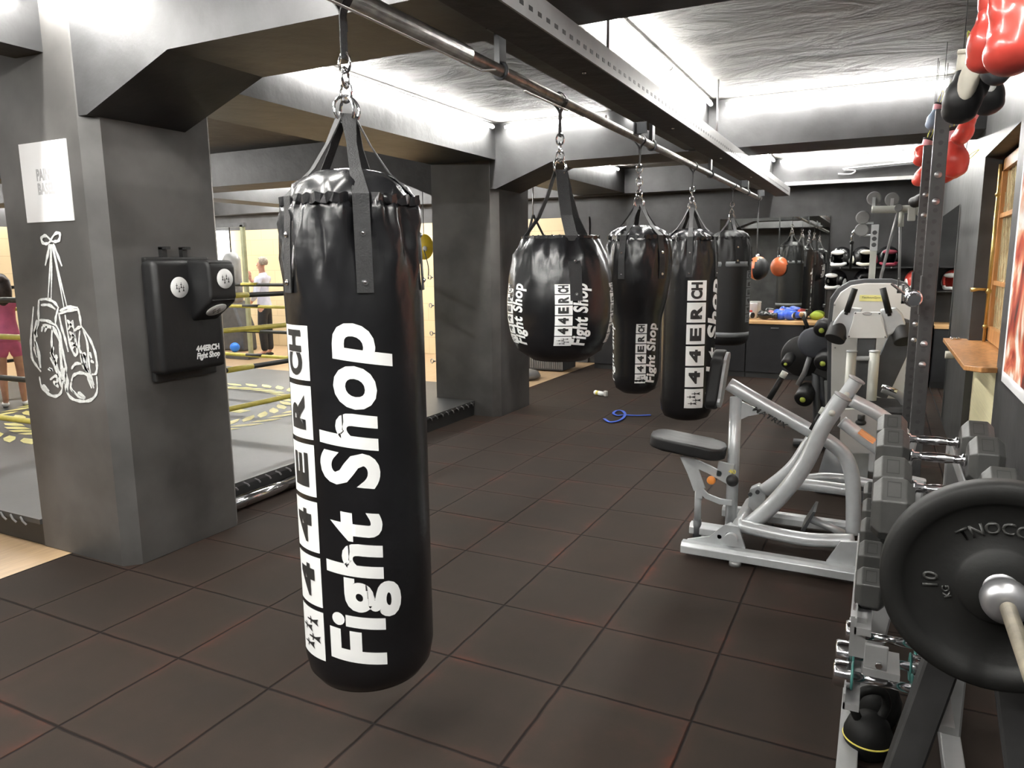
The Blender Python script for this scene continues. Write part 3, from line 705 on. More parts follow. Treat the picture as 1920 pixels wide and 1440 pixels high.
for i, z in enumerate((1.39, 1.13, .83, .53)):
    for j, (a, b) in enumerate((((RX0, RY0), (RX1, RY0)), ((RX1, RY0), (RX1, RY1)), ((RX1, RY1), (RX0, RY1)), ((RX0, RY1), (RX0, RY0)))):
        a = V(*a, z); b = V(*b, z); yel = i in (1, 2) if j % 2 == 0 else i in (1, 2)
        if i == 2 and j == 1: yel = False
        if i == 3: yel = (j == 1)
        if j == 0: yel = i in (1, 3)
        if j == 2: yel = i in (1, 3)
        mid = (a+b)/2-V(0, 0, .02)
        bm = new(); tube(bm, smooth_pts([a, mid, b], 8), .02, 10); r_ = part(rg, 'rope', bm, YEL if yel else BKR)
        bm = new()
        n = 5 if not yel else 1
        for k in range(n):
            p = a.lerp(b, (k+.5)/n); d = (b-a).normalized(); cyl(bm, p-d*.13-V(0, 0, .015), p+d*.13-V(0, 0, .015), .0215, 10)
            o_ = part(r_, 'rope_band', bm, BKR if yel else YEL); bm = new()
        bm.free()
for x, y in ((RX0, RY0), (RX0, RY1)):
    bm = new(); cyl(bm, (x, y, .16), (x, y, 1.5), .04, 16); part(rg, 'corner_post', bm, BKR)
for z in (1.457, 1.159, .862, .561):
    bm = new(); ring(bm, (-4.29, 6.6, z), .022, .005, (.3, 1, 0)); cyl(bm, (-4.27, 6.6, z), (-4.25, 6.6, z), .008, 8); part(rg, 'turnbuckle_ring', bm, STEEL)
# wreath on the canvas
bm = new(); c0 = PZ(300, 765, .162); c1 = PZ(548, 765, .162); Rw = (c1-c0).length
for k in range(40):
    a = 2*PI*k/40
    for rr, tw in ((Rw*.9, .5), (Rw*1.06, -.5)):
        c = c0+V(math.cos(a)*rr, math.sin(a)*rr, 0); dr = a+PI/2+tw
        d = V(math.cos(dr), math.sin(dr), 0); e = V(-d.y, d.x, 0)
        bm.faces.new([bm.verts.new(c+d*x*.16+e*y*.05) for x, y in ((-1, 0), (-.4, -.9), (.3, -.8), (1, 0), (.3, .8), (-.4, .9))])
for v in bm.verts: v.co.z = .163
part(rg, 'wreath_print', bm, mat('yellow_print', (.75, .68, .25), .5))
bm = new(); addto(bm, flat_letters('FIGHT', c0.x-Rw*.7, c0.y-.3, c0.x+Rw*.7, c0.y+.3, bold=.05)); 
for v in bm.verts: v.co.z = .163
part(rg, 'canvas_lettering', bm, MATS['yellow_print'])
# steel tube lying at the foot of the ring
rt_ = thing('floor_tube', 'shiny steel tube lying on the rubber floor beside the ring', 'steel tube', (-3.72, 3.7, .045))
bm = new(); cyl(bm, (-3.72, 3.22, .048), (-3.73, 3.98, .048), .045, 24); part(rt_, 'tube', bm, CHROME)
bm = new(); lathe(bm, [(.047, 0), (.052, .004), (.052, .02), (.047, .024)], (-3.73, 3.96, .048), (0, 1, 0), 24); part(rt_, 'end_collar', bm, STEEL)
# ================================================================== SEATED ROW MACHINE (near plane y 3.85, centre 4.12, far 4.5)
YM = 4.12
mc = thing('row_machine', 'silver plate loaded rowing machine with black seat and chest pad', 'gym machine', (-.5, YM, 0))
def rail(y, x0, x1, z=.055, h=.06, w=.075): 
    bm = new(); prof = [(-w/2, -h/2), (w/2, -h/2), (w/2, h/2-.02), (w/2-.015, h/2), (-w/2+.015, h/2), (-w/2, h/2-.02)]
    sweep(bm, [V(x0, y, z), V(x1, y, z)], prof, False, V(0, 0, 1)); return bm
part(mc, 'floor_rail', rail(3.83, -.89, .12), SILVER, bev=.004)
part(mc, 'floor_rail', rail(4.14, -.915, -.62), SILVER, bev=.004)
part(mc, 'floor_rail', rail(4.52, -.8, .1), SILVER, bev=.004)
for x, y in ((-.83, 4.14), (-.6, 3.81), (.02, 3.83), (-.7, 4.52)):
    bm = new(); cyl(bm, (x, y, 0), (x, y, .026), .032, 16); part(mc, 'foot', bm, GREYP)
def T(pts, r, Y, k=6, name='tube', m=None, nseg=18):
    P = [PY(p[0], p[1], p[2] if len(p) > 2 else Y) for p in pts]
    bm = new(); tube(bm, smooth_pts(P, k) if len(P) > 2 else P, r, nseg); return part(mc, name, bm, m or SILVER)
# cross bar between floor rails
bm = new(); tube(bm, [V(-.63, 3.82, .13), V(-.63, 4.5, .13)], .035); part(mc, 'cross_tube', bm, SILVER)
bm = new(); box(bm, (-.02, 3.83, .03), (.06, 4.52, .1), .01); part(mc, 'cross_tube', bm, SILVER)
# top boom with its bend down, rear leg
T([(1367, 720), (1440, 763), (1520, 808), (1556, 829), (1582, 852), (1596, 885), (1600, 930), (1600, 1000)], .038, YM, name='main_tube')
# seat post
bm = new(); a, b = PY(1380, 745, YM), PY(1376, 990, YM); b.x = a.x; tube(bm, [a, b], .033); part(mc, 'seat_post', bm, SILVER)
px = a.x
bm = new(); extr(bm, [(px+.02, a.z-.13), (px+.03, a.z-.02), (px+.16, a.z-.075), (px+.07, a.z-.1)], 1, YM-.006, YM+.006); part(mc, 'gusset', bm, SILVER)
# lever arms (near y 4.0, far y 4.3)
for Y, dx, nm in ((4.0, 0, 'near'), (4.34, 0, 'far')):
    if nm == 'near': P = [(1398, 990), (1440, 955), (1485, 905), (1515, 860), (1540, 805), (1562, 770), (1580, 744)]
    else: P = [(1432, 920), (1462, 898), (1490, 872), (1515, 835), (1555, 780), (1590, 735), (1606, 712)]
    la = T(P, .043 if nm == 'near' else .038, Y, name='lever_arm')
    e = PY(*P[-1], Y); d = (e-PY(*P[-2], Y)).normalized()
    bm = new(); lathe(bm, [(.045, -.004), (.047, 0), (.046, .006), (.038, .009), (.001, .01)], e, d, 24); part(la, 'end_cap', bm, GREYP)
    bm = new(); p = e-d*.09+V(0, -.043, 0); lathe(bm, [(.016, 0), (.016, .006), (.001, .008)], p, (0, -1, 0), 16); part(la, 'plug', bm, PALE)
# weight horn tubes
T([(1597, 750, 4.3), (1640, 772, 4.3), (1680, 800, 4.3), (1700, 825, 4.3), (1712, 860, 4.3)], .036, 4.3, name='weight_arm')
T([(1578, 790, 4.05), (1620, 822, 4.05), (1668, 858, 4.05)], .032, 4.05, name='weight_arm')
bm = new(); P0, P1 = PY(1612, 808, 3.99), PY(1640, 828, 3.99); rbar(bm, P0, P1, .004, .03, up=(0, 0, 1)); part(mc, 'warning_label', bm, mat('orange_label', (.8, .35, .15), .5), label='orange and white warning sticker')
# low curved arms
T([(1385, 985), (1450, 1000), (1520, 1012), (1602, 1014)], .036, 3.92, name='low_arm')
T([(1425, 920), (1480, 908), (1540, 912), (1610, 922)], .034, 4.4, name='low_arm')
T([(1500, 900), (1545, 895), (1600, 900), (1650, 912)], .028, 4.6, name='low_arm')
bm = new(); c = PY(1612, 932, 4.4); cyl(bm, c, c+V(.05, 0, 0), .034); o = part(mc, 'weight_peg', bm, DGREY); bm = new(); cyl(bm, c+V(.05, 0, 0), c+V(.14, 0, 0), .02); part(o, 'sleeve', bm, CHROME)
# pivots
def pivot(cx, cy, Y, s=1):
    c = PY(cx, cy, Y); bm = new()
    extr(bm, [(c.x-.05*s, c.z+.03), (c.x, c.z+.065*s), (c.x+.05*s, c.z+.03), (c.x+.05*s, c.z-.06*s), (c.x+.01, c.z-.13*s), (c.x-.06*s, c.z-.1*s)], 1, Y-.035, Y+.035)
    o = part(mc, 'pivot_bracket', bm, SILVER, bev=.006)
    for dx, dz in ((0, .02), (-.045*s, 0)):
        bm = new(); cyl(bm, (c.x+dx, Y-.05, c.z+dz), (c.x+dx, Y-.03, c.z+dz), .012, 12); part(o, 'bolt', bm, DGREY)
pivot(1368, 1003, 3.9); pivot(1422, 925, 4.36, .9)
bm = new(); c = PY(1366, 1010, 3.86); extr(bm, [(c.x-.22, .085), (c.x-.1, .12), (c.x-.02, .2), (c.x+.05, .2), (c.x+.09, .085)], 1, 3.85, 3.868); part(mc, 'gusset', bm, SILVER)
c = PY(1590, 1050, 3.86); bm = new(); extr(bm, [(c.x-.1, .085), (c.x-.04, .2), (c.x+.1, .22), (c.x+.1, .085)], 1, 3.85, 3.87); part(mc, 'gusset', bm, SILVER)
# foot rest
bm = new(); a, b = PY(1508, 985, 4.3), PY(1530, 950, 4.3); extr(bm, [(a.x-.01, a.z), (b.x-.008, b.z), (b.x+.006, b.z), (a.x+.012, a.z)], 1, 4.2, 4.4); part(mc, 'foot_plate', bm, DGREY)
T([(1518, 972), (1560, 990), (1598, 1008)], .022, 4.3, 1, name='foot_tube')
# pads
def pad(outline, ax, d0, d1, name, bevel=.018):
    bm = new(); extr(bm, outline, ax, d0, d1)
    bmesh.ops.bevel(bm, geom=[e for e in bm.edges], offset=bevel, segments=3, affect='EDGES', profile=.6); return part(mc, name, bm, VINYLM, smooth=True)
cp = PY(1352, 712, YM)
out = []
for k in range(24):
    a = 2*PI*k/24; w = .078; h = .085
    out.append((YM+w*math.cos(a)*(1 if abs(math.sin(a)) > .3 else .8), cp.z+h*math.sin(a)+(.085 if math.sin(a) >= 0 else -.085)))
bm = new(); bx = extr(bm, out, 0, cp.x-.06, cp.x+.005); bmesh.ops.bevel(bm, geom=[e for e in bm.edges if abs(e.verts[0].co.x-e.verts[1].co.x) < 1e-4], offset=.014, segments=3, affect='EDGES', profile=.6)
for v in bm.verts: d = v.co-cp; v.co.x += -(d.z)*(-.12)
part(mc, 'chest_pad', bm, VINYLM, smooth=True)
bm = new(); extr(bm, [(y, z) for y, z in [(YM+(y-YM)*.9, cp.z+(z-cp.z)*.93) for y, z in out]], 0, cp.x+.006, cp.x+.022)
for v in bm.verts: d = v.co-cp; v.co.x += d.z*.12
part(mc, 'pad_backing', bm, SILVER)
# seat: long in x, tipped
s0, s1 = PY(1252, 803, YM), PY(1330, 842, YM)
L = .43; ang = math.radians(-7)
bm = new(); out = []
for k in range(28):
    a = 2*PI*k/28; ca, sa = math.cos(a), math.sin(a)
    out.append(((L/2-.1)*(1 if ca > 0 else -1)+.1*ca, .125*(abs(sa)**.7)*(1 if sa > 0 else -1)))
extr(bm, out, 2, -.035, .035); bmesh.ops.bevel(bm, geom=[e for e in bm.edges if abs(e.verts[0].co.z-e.verts[1].co.z) < 1e-4], offset=.016, segments=3, affect='EDGES', profile=.6)
R_ = Matrix.Rotation(-ang, 3, 'Y'); cseat = (s0+s1)/2+V(0, 0, -.035)
for v in bm.verts: v.co = R_ @ v.co + cseat
part(mc, 'seat', bm, VINYLM, smooth=True)
# seat linkage
def lever(pts, w, Y, name='seat_bracket'):
    P = [PY(x, y, Y) for x, y in pts]; bm = new(); n = len(P)
    up = [V(0, 1, 0)]*n; sweep(bm, P, [(-w/2, -.005), (w/2, -.005), (w/2, .005), (-w/2, .005)], False, up); part(mc, name, bm, SILVER, bev=.003)
for Y in (4.07, 4.17):
    lever([(1285, 852), (1300, 885), (1312, 918)], .07, Y); lever([(1290, 862), (1330, 880), (1375, 905)], .05, Y)
    lever([(1308, 912), (1325, 930), (1350, 940), (1373, 943)], .035, Y); lever([(1312, 915), (1310, 934)], .04, Y)
    lever([(1345, 878), (1375, 885)], .09, Y)
bm = new(); q = PY(1334, 900, 4.04); lathe(bm, [(.024, 0), (.024, .012), (.018, .02), (.001, .02)], q, (0, -1, 0), 20); part(mc, 'adjust_knob', bm, mat('orange_plastic', (.85, .3, .06), .4), label='orange knob')
bm = new(); q = PY(1373, 901, 4.02); ball(bm, q, .034); o = part(mc, 'height_knob', bm, BLKP, label='black ball knob')
bm = new(); addto(bm, flat_letters('40', -.02, -.012, .02, .012, bold=.03)); 
for v in bm.verts: v.co = PY(1373, 884, 4.05)+V(v.co.x, -.003, v.co.y)
part(mc, 'scale_marking', bm, YEL)
bm = new(); tube(bm, [PY(1310, 905, YM), V(PY(1310, 905, YM).x, YM, .1)], .02); q = V(PY(1310, 905, YM).x, YM, 0)
part(mc, 'seat_strut', bm, SILVER)
bm = new(); cyl(bm, (q.x, YM, .0), (q.x, YM, .11), .024); part(mc, 'foot', bm, DGREY)
# grips
for p0, p1, Y in (((1438, 755), (1467, 706), 4.28), ((1522, 806), (1541, 775), 4.0)):
    a, b = PY(*p0, Y), PY(*p1, Y); d = (b-a).normalized()
    bm = new(); tube(bm, [a, b], .016); o = part(mc, 'grip', bm, RUB); bm = new(); cyl(bm, b-d*.005, b+d*.03, .018); part(o, 'grip_end', bm, PALE)
# maker's word on the boom
bm = new(); b = flat_letters('MATRIX', 0, -.014, .2, .014, bold=.03, shear=.2, ls=1.15)
a, c = PY(1413, 765, 4.078), PY(1470, 797, 4.078); d = (c-a).normalized(); up = V(0, 1, 0).cross(d); up = -up if up.z < 0 else up
addto(bm, b, lambda v: a+d*v.x+up*v.y+V(0, -.0015, 0)); part(mc, 'lettering', bm, BLKP)

# ================================================================== DUMBBELL RACK  (x -.03 .. .36, y 1.95 .. 3.3)
dr = thing('dumbbell_rack', 'grey three tier dumbbell rack standing along the right side', 'rack', (.16, 2.6, 0))
for x in (.0, .3):
    bm = new(); box(bm, (x-.03, 1.99, 0), (x+.03, 3.35, .045), .004); part(dr, 'floor_rail', bm, GREYP)
for y in (2.62, 3.25):
    bm = new(); rbar(bm, V(.02, y, .04), V(.14, y, .9), .06, .04, up=(0, 1, 0)); part(dr, 'upright', bm, GREYP)
    bm = new(); rbar(bm, V(.3, y, .04), V(.3, y, .9), .06, .04, up=(0, 1, 0)); part(dr, 'upright', bm, GREYP)
TIERS = ((.86, .11, .3), (.64, .015, .25), (.42, -.0, .22))
for z, x0, x1 in TIERS:
    for x in (x0, x1):
        bm = new(); box(bm, (x-.02, 2.0, z-.015), (x+.02, 3.3, z+.005)); box(bm, (x-.02, 2.0, z-.015), (x-.015, 3.3, z+.03)); part(dr, 'shelf_rail', bm, GREYP)
a, b = PY(1622, 1205, 1.99), PY(1663, 1258, 1.99)
bm = new(); box(bm, (a.x, 1.985, b.z), (b.x, 1.995, a.z), .003); box(bm, (a.x, 1.98, b.z-.02), (b.x+.03, 2.1, b.z)); part(dr, 'side_plate', bm, GREYP)
bm = new(); cyl(bm, (b.x-.02, 1.985, b.z+.015), (b.x-.02, 1.975, b.z+.015), .009, 6); part(dr, 'bolt', bm, CHROME)
a = PY(1618, 1150, 2.06); bm = new(); box(bm, (a.x-.028, 2.03, b.z), (a.x+.01, 2.07, .66)); part(dr, 'end_post', bm, GREYP)

def hex_db(label, r, hl, total, loc, group=None, num=None):
    """dumbbell lying along x; origin at its middle"""
    t = thing('dumbbell', label, 'dumbbell', loc, group)
    for s in (-1, 1):
        x1 = s*total/2; x0 = s*(total/2-hl); c = r*.24; bm = new()
        rs = [(x0, r*.72), (x0+s*c, r), (x1-s*c, r), (x1, r*.76)]
        rings = [[bm.verts.new(V(x, q*math.cos(PI/3*k+PI/6), q*math.sin(PI/3*k+PI/6))) for k in range(6)] for x, q in rs]
        for A, B in zip(rings, rings[1:]):
            for j in range(6): bm.faces.new((A[j], A[(j+1) % 6], B[(j+1) % 6], B[j]))
        bm.faces.new(rings[0]); bm.faces.new(rings[-1])
        o = part(t, 'head', bm, HEX, world=False, bev=.003)
        # moulded panel on the upper faces
        bm = new()
        for k in (1, 0, 5):
            a = PI/3*k+PI/3; nrm = V(0, math.cos(a), math.sin(a)); tg = V(0, -math.sin(a), math.cos(a)); ap = r*math.cos(PI/6)
            xa, xb = (x0+s*c*1.6), (x1-s*c*1.6); ww = r*.33
            P = [nrm*(ap+.0008)+tg*y+V(x, 0, 0) for x, y in ((xa, -ww), (xb, -ww), (xb, ww), (xa, ww))]
            n = len(P)
            for i in range(4):
                p, q = P[i], P[(i+1) % 4]; ctr = (P[0]+P[2])/2
                bm.faces.new([bm.verts.new(v) for v in (p, q, q+(ctr-q)*.13, p+(ctr-p)*.13)])
        part(o, 'panel_line', bm, BLKP, world=False)
    bm = new(); L = total/2-hl
    lathe(bm, [(.017, -L), (.021, -L+.004), (.021, -L+.012), (.0135, -L+.016), (.0135, -L*.5), (.0165, -L*.3), (.0165, L*.3), (.0135, L*.5), (.0135, L-.016), (.021, L-.012), (.021, L-.004), (.017, L)], (0, 0, 0), (1, 0, 0), 20)
    part(t, 'handle', bm, CHROME, world=False); return t
big = [('largest hex dumbbell on the top tier, farthest back', 3.02), ('hex dumbbell on the top tier in front of the farthest one', 2.76), ('hex dumbbell on the top tier, third from the back', 2.36), ('hex dumbbell on the top tier nearest to the barbell plate', 2.12)]
for i, (lab, y) in enumerate(big):
    r = .085-(.004 if i > 1 else 0)
    if i == 0: d0 = hex_db(lab, .087, .1, .37, (.205, y, .865+.087*.87), 'hex dumbbells on the rack')
    else: dup(d0, (.205 if i == 1 else .2, y, .865+.087*.87), label=lab)
sm = [('smaller hex dumbbell on the middle tier, farthest back', 3.02), ('smaller hex dumbbell on the middle tier, second from the back', 2.8), ('smaller hex dumbbell on the middle tier, in the middle', 2.58), ('smaller hex dumbbell on the middle tier, second from the front', 2.36), ('smaller hex dumbbell on the middle tier, nearest the front', 2.14)]
for i, (lab, y) in enumerate(sm):
    if i == 0: d1 = hex_db(lab, .062, .075, .26, (.12, y, .645+.062*.87), 'hex dumbbells on the rack')
    else: dup(d1, (.12, y, .645+.062*.87), label=lab)
# chrome dumbbells on the low tier
def chrome_db(label, loc):
    t = thing('dumbbell', label, 'dumbbell', loc, 'chrome dumbbells on the low tier')
    for s in (-1, 1):
        bm = new(); x = s*.07; lathe(bm, [(.02, 0), (.035, .003), (.036, .008), (.036, .045), (.033, .05), (.012, .05)], (x, 0, 0), (s, 0, 0), 28); o = part(t, 'head', bm, CHROME, world=False)
        bm = new(); ring(bm, (x+s*.002, 0, 0), .036, .003, (1, 0, 0)); part(o, 'rubber_ring', bm, mat('teal_rubber', (.06, .22, .2), .5), world=False)
    bm = new(); cyl(bm, (-.07, 0, 0), (.07, 0, 0), .013); part(t, 'handle', bm, CHROME, world=False); return t
c0_ = chrome_db('small chrome dumbbell lowest on the rack, nearest the front', (.07, 2.08, .463)); dup(c0_, (.07, 2.2, .463), label='small chrome dumbbell lowest on the rack, just behind the nearest')
dup(c0_, (.09, 2.34, .463), label='small chrome dumbbell lowest on the rack, third from the front')
def kettlebell(label, loc, s=1, stripe=None):
    t = thing('kettlebell', label, 'kettlebell', loc, 'kettlebells on the floor by the rack')
    bm = new(); lathe(bm, [(.001, 0), (.05*s, 0), (.07*s, .02*s), (.082*s, .06*s), (.082*s, .09*s), (.068*s, .13*s), (.04*s, .155*s), (.001, .16*s)], (0, 0, 0), n=28); part(t, 'bell', bm, RUB, world=False)
    bm = new(); tube(bm, smooth_pts([V(-.04*s, 0, .14*s), V(-.06*s, 0, .19*s), V(-.045*s, 0, .24*s), V(0, 0, .255*s), V(.045*s, 0, .24*s), V(.06*s, 0, .19*s), V(.04*s, 0, .14*s)], 4), .016*s, 12); part(t, 'handle', bm, RUB, world=False)
    if stripe: bm = new(); ring(bm, (0, 0, .07*s), .0825*s, .0028, (0, 0, 1), n=40); part(t, 'stripe', bm, stripe, world=False)
    t.rotation_euler = (0, 0, .5); return t
kp = PZ(1628, 1372, .08)
kettlebell('black kettlebell with thin yellow band at the foot of the rack', (kp.x, kp.y, .0), .9, YEL)
kettlebell('plain black kettlebell behind the yellow banded one', (kp.x+.02, kp.y+.2, 0), 1.0)

# ================================================================== NEAR BARBELL ON STAND
PB = V(.262, 1.71, .925)
bb = thing('barbell', 'olympic barbell with one big black plate, nearest the camera at right', 'barbell', tuple(PB))
bm = new(); cyl(bm, (PB.x, .55, PB.z), (PB.x, 1.62, PB.z), .0145, 24); part(bb, 'shaft', bm, mat('worn_bare_steel', (.5, .45, .35), .4, .7, noise=.25, nscale=20))
bm = new(); cyl(bm, (PB.x, 1.68, PB.z), (PB.x, 2.0, PB.z), .025, 28); part(bb, 'sleeve', bm, STEEL)
bm = new(); lathe(bm, [(.0145, -.012), (.03, -.01), (.042, 0), (.044, .012), (.044, .03), (.03, .034), (.026, .036)], (PB.x, 1.64, PB.z), (0, 1, 0), 36); part(bb, 'collar', bm, STEEL)
def plate(label, y, R=.225, th=.055, txt=True, root=None, x=PB.x, z=PB.z):
    t = thing('weight_plate', label, 'weight plate', (x, y, z), 'rubber weight plates')
    bm = new(); h = th/2
    lathe(bm, [(.026, -h*.8), (.075, -h*.8), (.08, -h*.5), (.085, -h*.35), (R*.76, -h*.35), (R*.8, -h*.6), (R*.83, -h), (R*.97, -h), (R, -h*.8), (R, h*.8), (R*.97, h), (R*.83, h), (R*.76, h*.35), (.085, h*.35), (.075, h*.8), (.026, h*.8)], (x, y, z), (0, 1, 0), 72); part(t, 'disc', bm, RUB)
    bm = new(); lathe(bm, [(.026, -h*.85), (.034, -h*.86), (.034, h*.86), (.026, h*.85)], (x, y, z), (0, 1, 0), 36); part(t, 'hub_ring', bm, STEEL)
    if txt:
        for w_, rad, a0, sz in (('TNOCO', .128, 100, .036), ('10', .128, 182, .04), ('KG', .1, 196, .02)):
            b = text_bm(w_, size=sz, bold=.02); xs = [v.co.x for v in b.verts]; mid = (min(xs)+max(xs))/2
            geo = bmesh.ops.extrude_face_region(b, geom=b.faces[:]); 
            for v in [g for g in geo['geom'] if isinstance(g, bmesh.types.BMVert)]: v.co.z += .003
            for v in b.verts:
                fl = 1 if a0 not in (270,) else -1
                a = math.radians(a0)-fl*(v.co.x-mid)/rad; rr = rad+fl*(v.co.y-sz*.35); zz = v.co.z
                v.co = V(x+rr*math.cos(a), y-h*.35-zz, z+rr*math.sin(a))
            part(t, 'lettering', b, mat('plate_lettering', (.03, .03, .028), .45))
    return t
plate('big black rubber plate on the near barbell', 1.735)
st = thing('barbell_stand', 'black steel stand holding up the near barbell', 'barbell stand', (.3, 1.95, 0))
bm = new(); rbar(bm, V(.235, 1.93, .86), V(.075, 1.93, .06), .075, .06, up=(0, 1, 0)); part(st, 'leg', bm, RACKM)
bm = new(); rbar(bm, V(.29, 1.93, .86), V(.44, 1.93, .06), .075, .06, up=(0, 1, 0)); part(st, 'leg', bm, RACKM)
bm = new(); box(bm, (.215, 1.88, .84), (.31, 1.98, .895), .006); box(bm, (.215, 1.88, .88), (.228, 1.98, .96)); box(bm, (.297, 1.88, .88), (.31, 1.98, .96)); part(st, 'cradle', bm, RACKM)
bm = new(); box(bm, (.05, 1.88, 0), (.5, 1.98, .06), .006); part(st, 'base', bm, RACKM)

# ================================================================== SQUAT RACK
sr = thing('squat_rack', 'tall black perforated squat rack against the right wall', 'squat rack', (.4, 4.6, 0))
def perf(x, y, h, w=.06):
    bm = new(); box(bm, (x-w/2, y-w/2, 0), (x+w/2, y+w/2, h), .003); o = part(sr, 'upright', bm, RACKM)
    bm = new(); z = .12
    while z < h-.05: cyl(bm, (x, y-w/2-.0008, z), (x, y-w/2+.0002, z), .0105, 10); cyl(bm, (x-w/2-.0008, y, z), (x-w/2+.0002, y, z), .0105, 10); z += .05
    oo = part(o, 'holes', bm, BLKP); oo['kind'] = 'stuff'
    for z in (1.98, 1.86, 1.2, 1.1):
        bm = new(); lathe(bm, [(.016, 0), (.015, .005), (.001, .008)], (x, y-w/2, z), (0, -1, 0), 14); part(o, 'bolt', bm, STEEL)
perf(.2, 4.0, 2.27); perf(.203, 5.2, 2.27)
for y in (4.0, 5.2):
    bm = new(); box(bm, (.18, y-.03, 0), (.58, y+.03, .05)); part(sr, 'foot_beam', bm, RACKM)
bm = new(); box(bm, (.54, 4.03, 0), (.58, 5.17, .05)); part(sr, 'cross_beam', bm, RACKM)
for y in (3.985, 5.2):
    hk = PY(1722, 540, y); bm = new(); z = 1.39
    box(bm, (.09, y-.05, z), (.18, y+.05, z+.012)); box(bm, (.09, y-.05, z), (.098, y+.05, z+.09)); box(bm, (.165, y-.05, z-.05), (.172, y+.05, z+.13)); part(sr, 'j_hook', bm, RACKM)
br = thing('barbell', 'chrome barbell resting in the squat rack hooks', 'barbell', (.13, 4.6, 1.42))
bm = new(); cyl(bm, (.13, 3.75, 1.425), (.13, 5.6, 1.425), .0145); part(br, 'shaft', bm, CHROME)
bm = new(); cyl(bm, (.13, 3.6, 1.425), (.13, 3.9, 1.425), .025); part(br, 'sleeve', bm, CHROME)
for k in range(2):
    bm = new(); ring(bm, (.13, 3.72+k*.06, 1.425), .032, .006, (0, 1, 0)); tube(bm, [V(.1, 3.72+k*.06, 1.44), V(.04, 3.72+k*.06, 1.49)], .005, 8); part(br, 'spring_clip', bm, CHROME)

# ================================================================== BIG WHITE PANEL MACHINE
pm = thing('chest_machine', 'white panelled weight stack machine with two black handles', 'gym machine', (-.08, 6.2, 0))
YQ = 6.25
def outl(pts, Y): return [(PY(x, y, Y).x, PY(x, y, Y).z) for x, y in pts]
sh = outl([(1550, 760), (1552, 600), (1556, 560), (1570, 540), (1592, 527), (1620, 523), (1672, 523), (1700, 530), (1714, 548), (1720, 575), (1722, 760)], YQ)
bm = new(); extr(bm, sh, 1, YQ, YQ+.14); part(pm, 'shroud_frame', bm, DGREY, bev=.01)
sh = outl([(1558, 756), (1560, 604), (1564, 568), (1576, 548), (1596, 535), (1622, 531), (1670, 531), (1694, 538), (1706, 552), (1711, 578), (1713, 756)], YQ)
bm = new(); extr(bm, sh, 1, YQ-.02, YQ+.01); o = part(pm, 'white_panel', bm, PLATEW, bev=.006)
for x, y in ((1565, 572), (1566, 652), (1700, 665), (1696, 560)):
    q = PY(x, y, YQ-.02); bm = new(); cyl(bm, q, q-V(0, .004, 0), .007, 10); part(o, 'screw', bm, GREYP)
bm = new(); q0, q1 = PY(1612, 553, YQ-.02), PY(1655, 565, YQ-.02); box(bm, (q0.x, YQ-.024, q1.z), (q1.x, YQ-.02, q0.z), .001); o = part(pm, 'name_badge', bm, mat('yellow_badge', (.72, .68, .25), .4), label='yellow name badge')
bm = new(); addto(bm, flat_letters('TechnoGym', q0.x+.015, -.007, q1.x-.015, .012, bold=.0, shear=.3)); 
for v in bm.verts: v.co = V(v.co.x, YQ-.0255, (q0.z+q1.z)/2+v.co.y)
part(o, 'lettering', bm, BLKP)
# diagonal dark pad behind
bm = new(); a, b = PY(1705, 600, 6.0), PY(1640, 740, 6.0); rbar(bm, a, b, .17, .05, up=(0, 1, 0)); part(pm, 'back_pad', bm, DGREY)
# console
YC = 5.75
for s, P in ((1, [(1618, 578), (1595, 576), (1578, 583), (1566, 600), (1556, 618), (1574, 624), (1590, 634), (1600, 634), (1606, 600)]), (-1, [(1650, 580), (1680, 576), (1692, 588), (1700, 612), (1684, 618), (1668, 628), (1662, 634), (1656, 600)])):
    bm = new(); extr(bm, outl(P, YC), 1, YC-.05, YC+.06); part(pm, 'shoulder_cover', bm, SILVER, bev=.012)
for c, e in (((1576, 612), (1565, 636)), ((1690, 615), (1696, 640))):
    a, b = PY(*c, YC), PY(*e, YC); bm = new(); cyl(bm, a+V(0, .02, 0), b+V(0, -.04, 0), .075, 28, .07); o = part(pm, 'shoulder_end', bm, BLKP, bev=.006)
for a, b in (((1586, 590), (1603, 541)), ((1668, 592), (1655, 540))):
    a, b = PY(*a, YC-.05), PY(*b, YC-.05); bm = new(); tube(bm, [a, a.lerp(b, .12)], .012); tube(bm, [a.lerp(b, .1), b], .021); part(pm, 'handle', bm, RUB)
bm = new(); extr(bm, outl([(1602, 585), (1650, 585), (1655, 605), (1664, 634), (1588, 634), (1598, 605)], YC-.06), 1, YC-.075, YC-.05); o = part(pm, 'face_plate', bm, PLATEW, bev=.004)
bm = new(); q = PY(1626, 588, YC-.078); ring(bm, q, .028, .002, (0, 1, 0), sx=1, sy=.35); part(o, 'oval_mark', bm, GREYP)
for x, y in ((1604, 587), (1649, 588), (1592, 631), (1660, 632)):
    q = PY(x, y, YC-.075); bm = new(); cyl(bm, q, q-V(0, .004, 0), .006, 10); part(o, 'screw', bm, DGREY)
bm = new(); a, b = PY(1626, 630, YC), PY(1620, 800, YC); rbar(bm, a, V(a.x, YC, .35), .12, .07, up=(0, 1, 0)); part(pm, 'column', bm, DGREY)
for x in (1597, 1640):
    a = PY(x, 660, YC-.15); bm = new(); tube(bm, [a, V(a.x, a.y, .3)], .033); o = part(pm, 'guide_tube', bm, PALE); bm = new(); lathe(bm, [(.036, 0), (.036, .01), (.02, .014)], a, n=20); part(o, 'tube_cap', bm, SILVER)
bm = new(); a, b = PY(1600, 672, YC-.15), PY(1640, 672, YC-.15); tube(bm, [a, b], .016); part(pm, 'cross_bar', bm, SILVER)
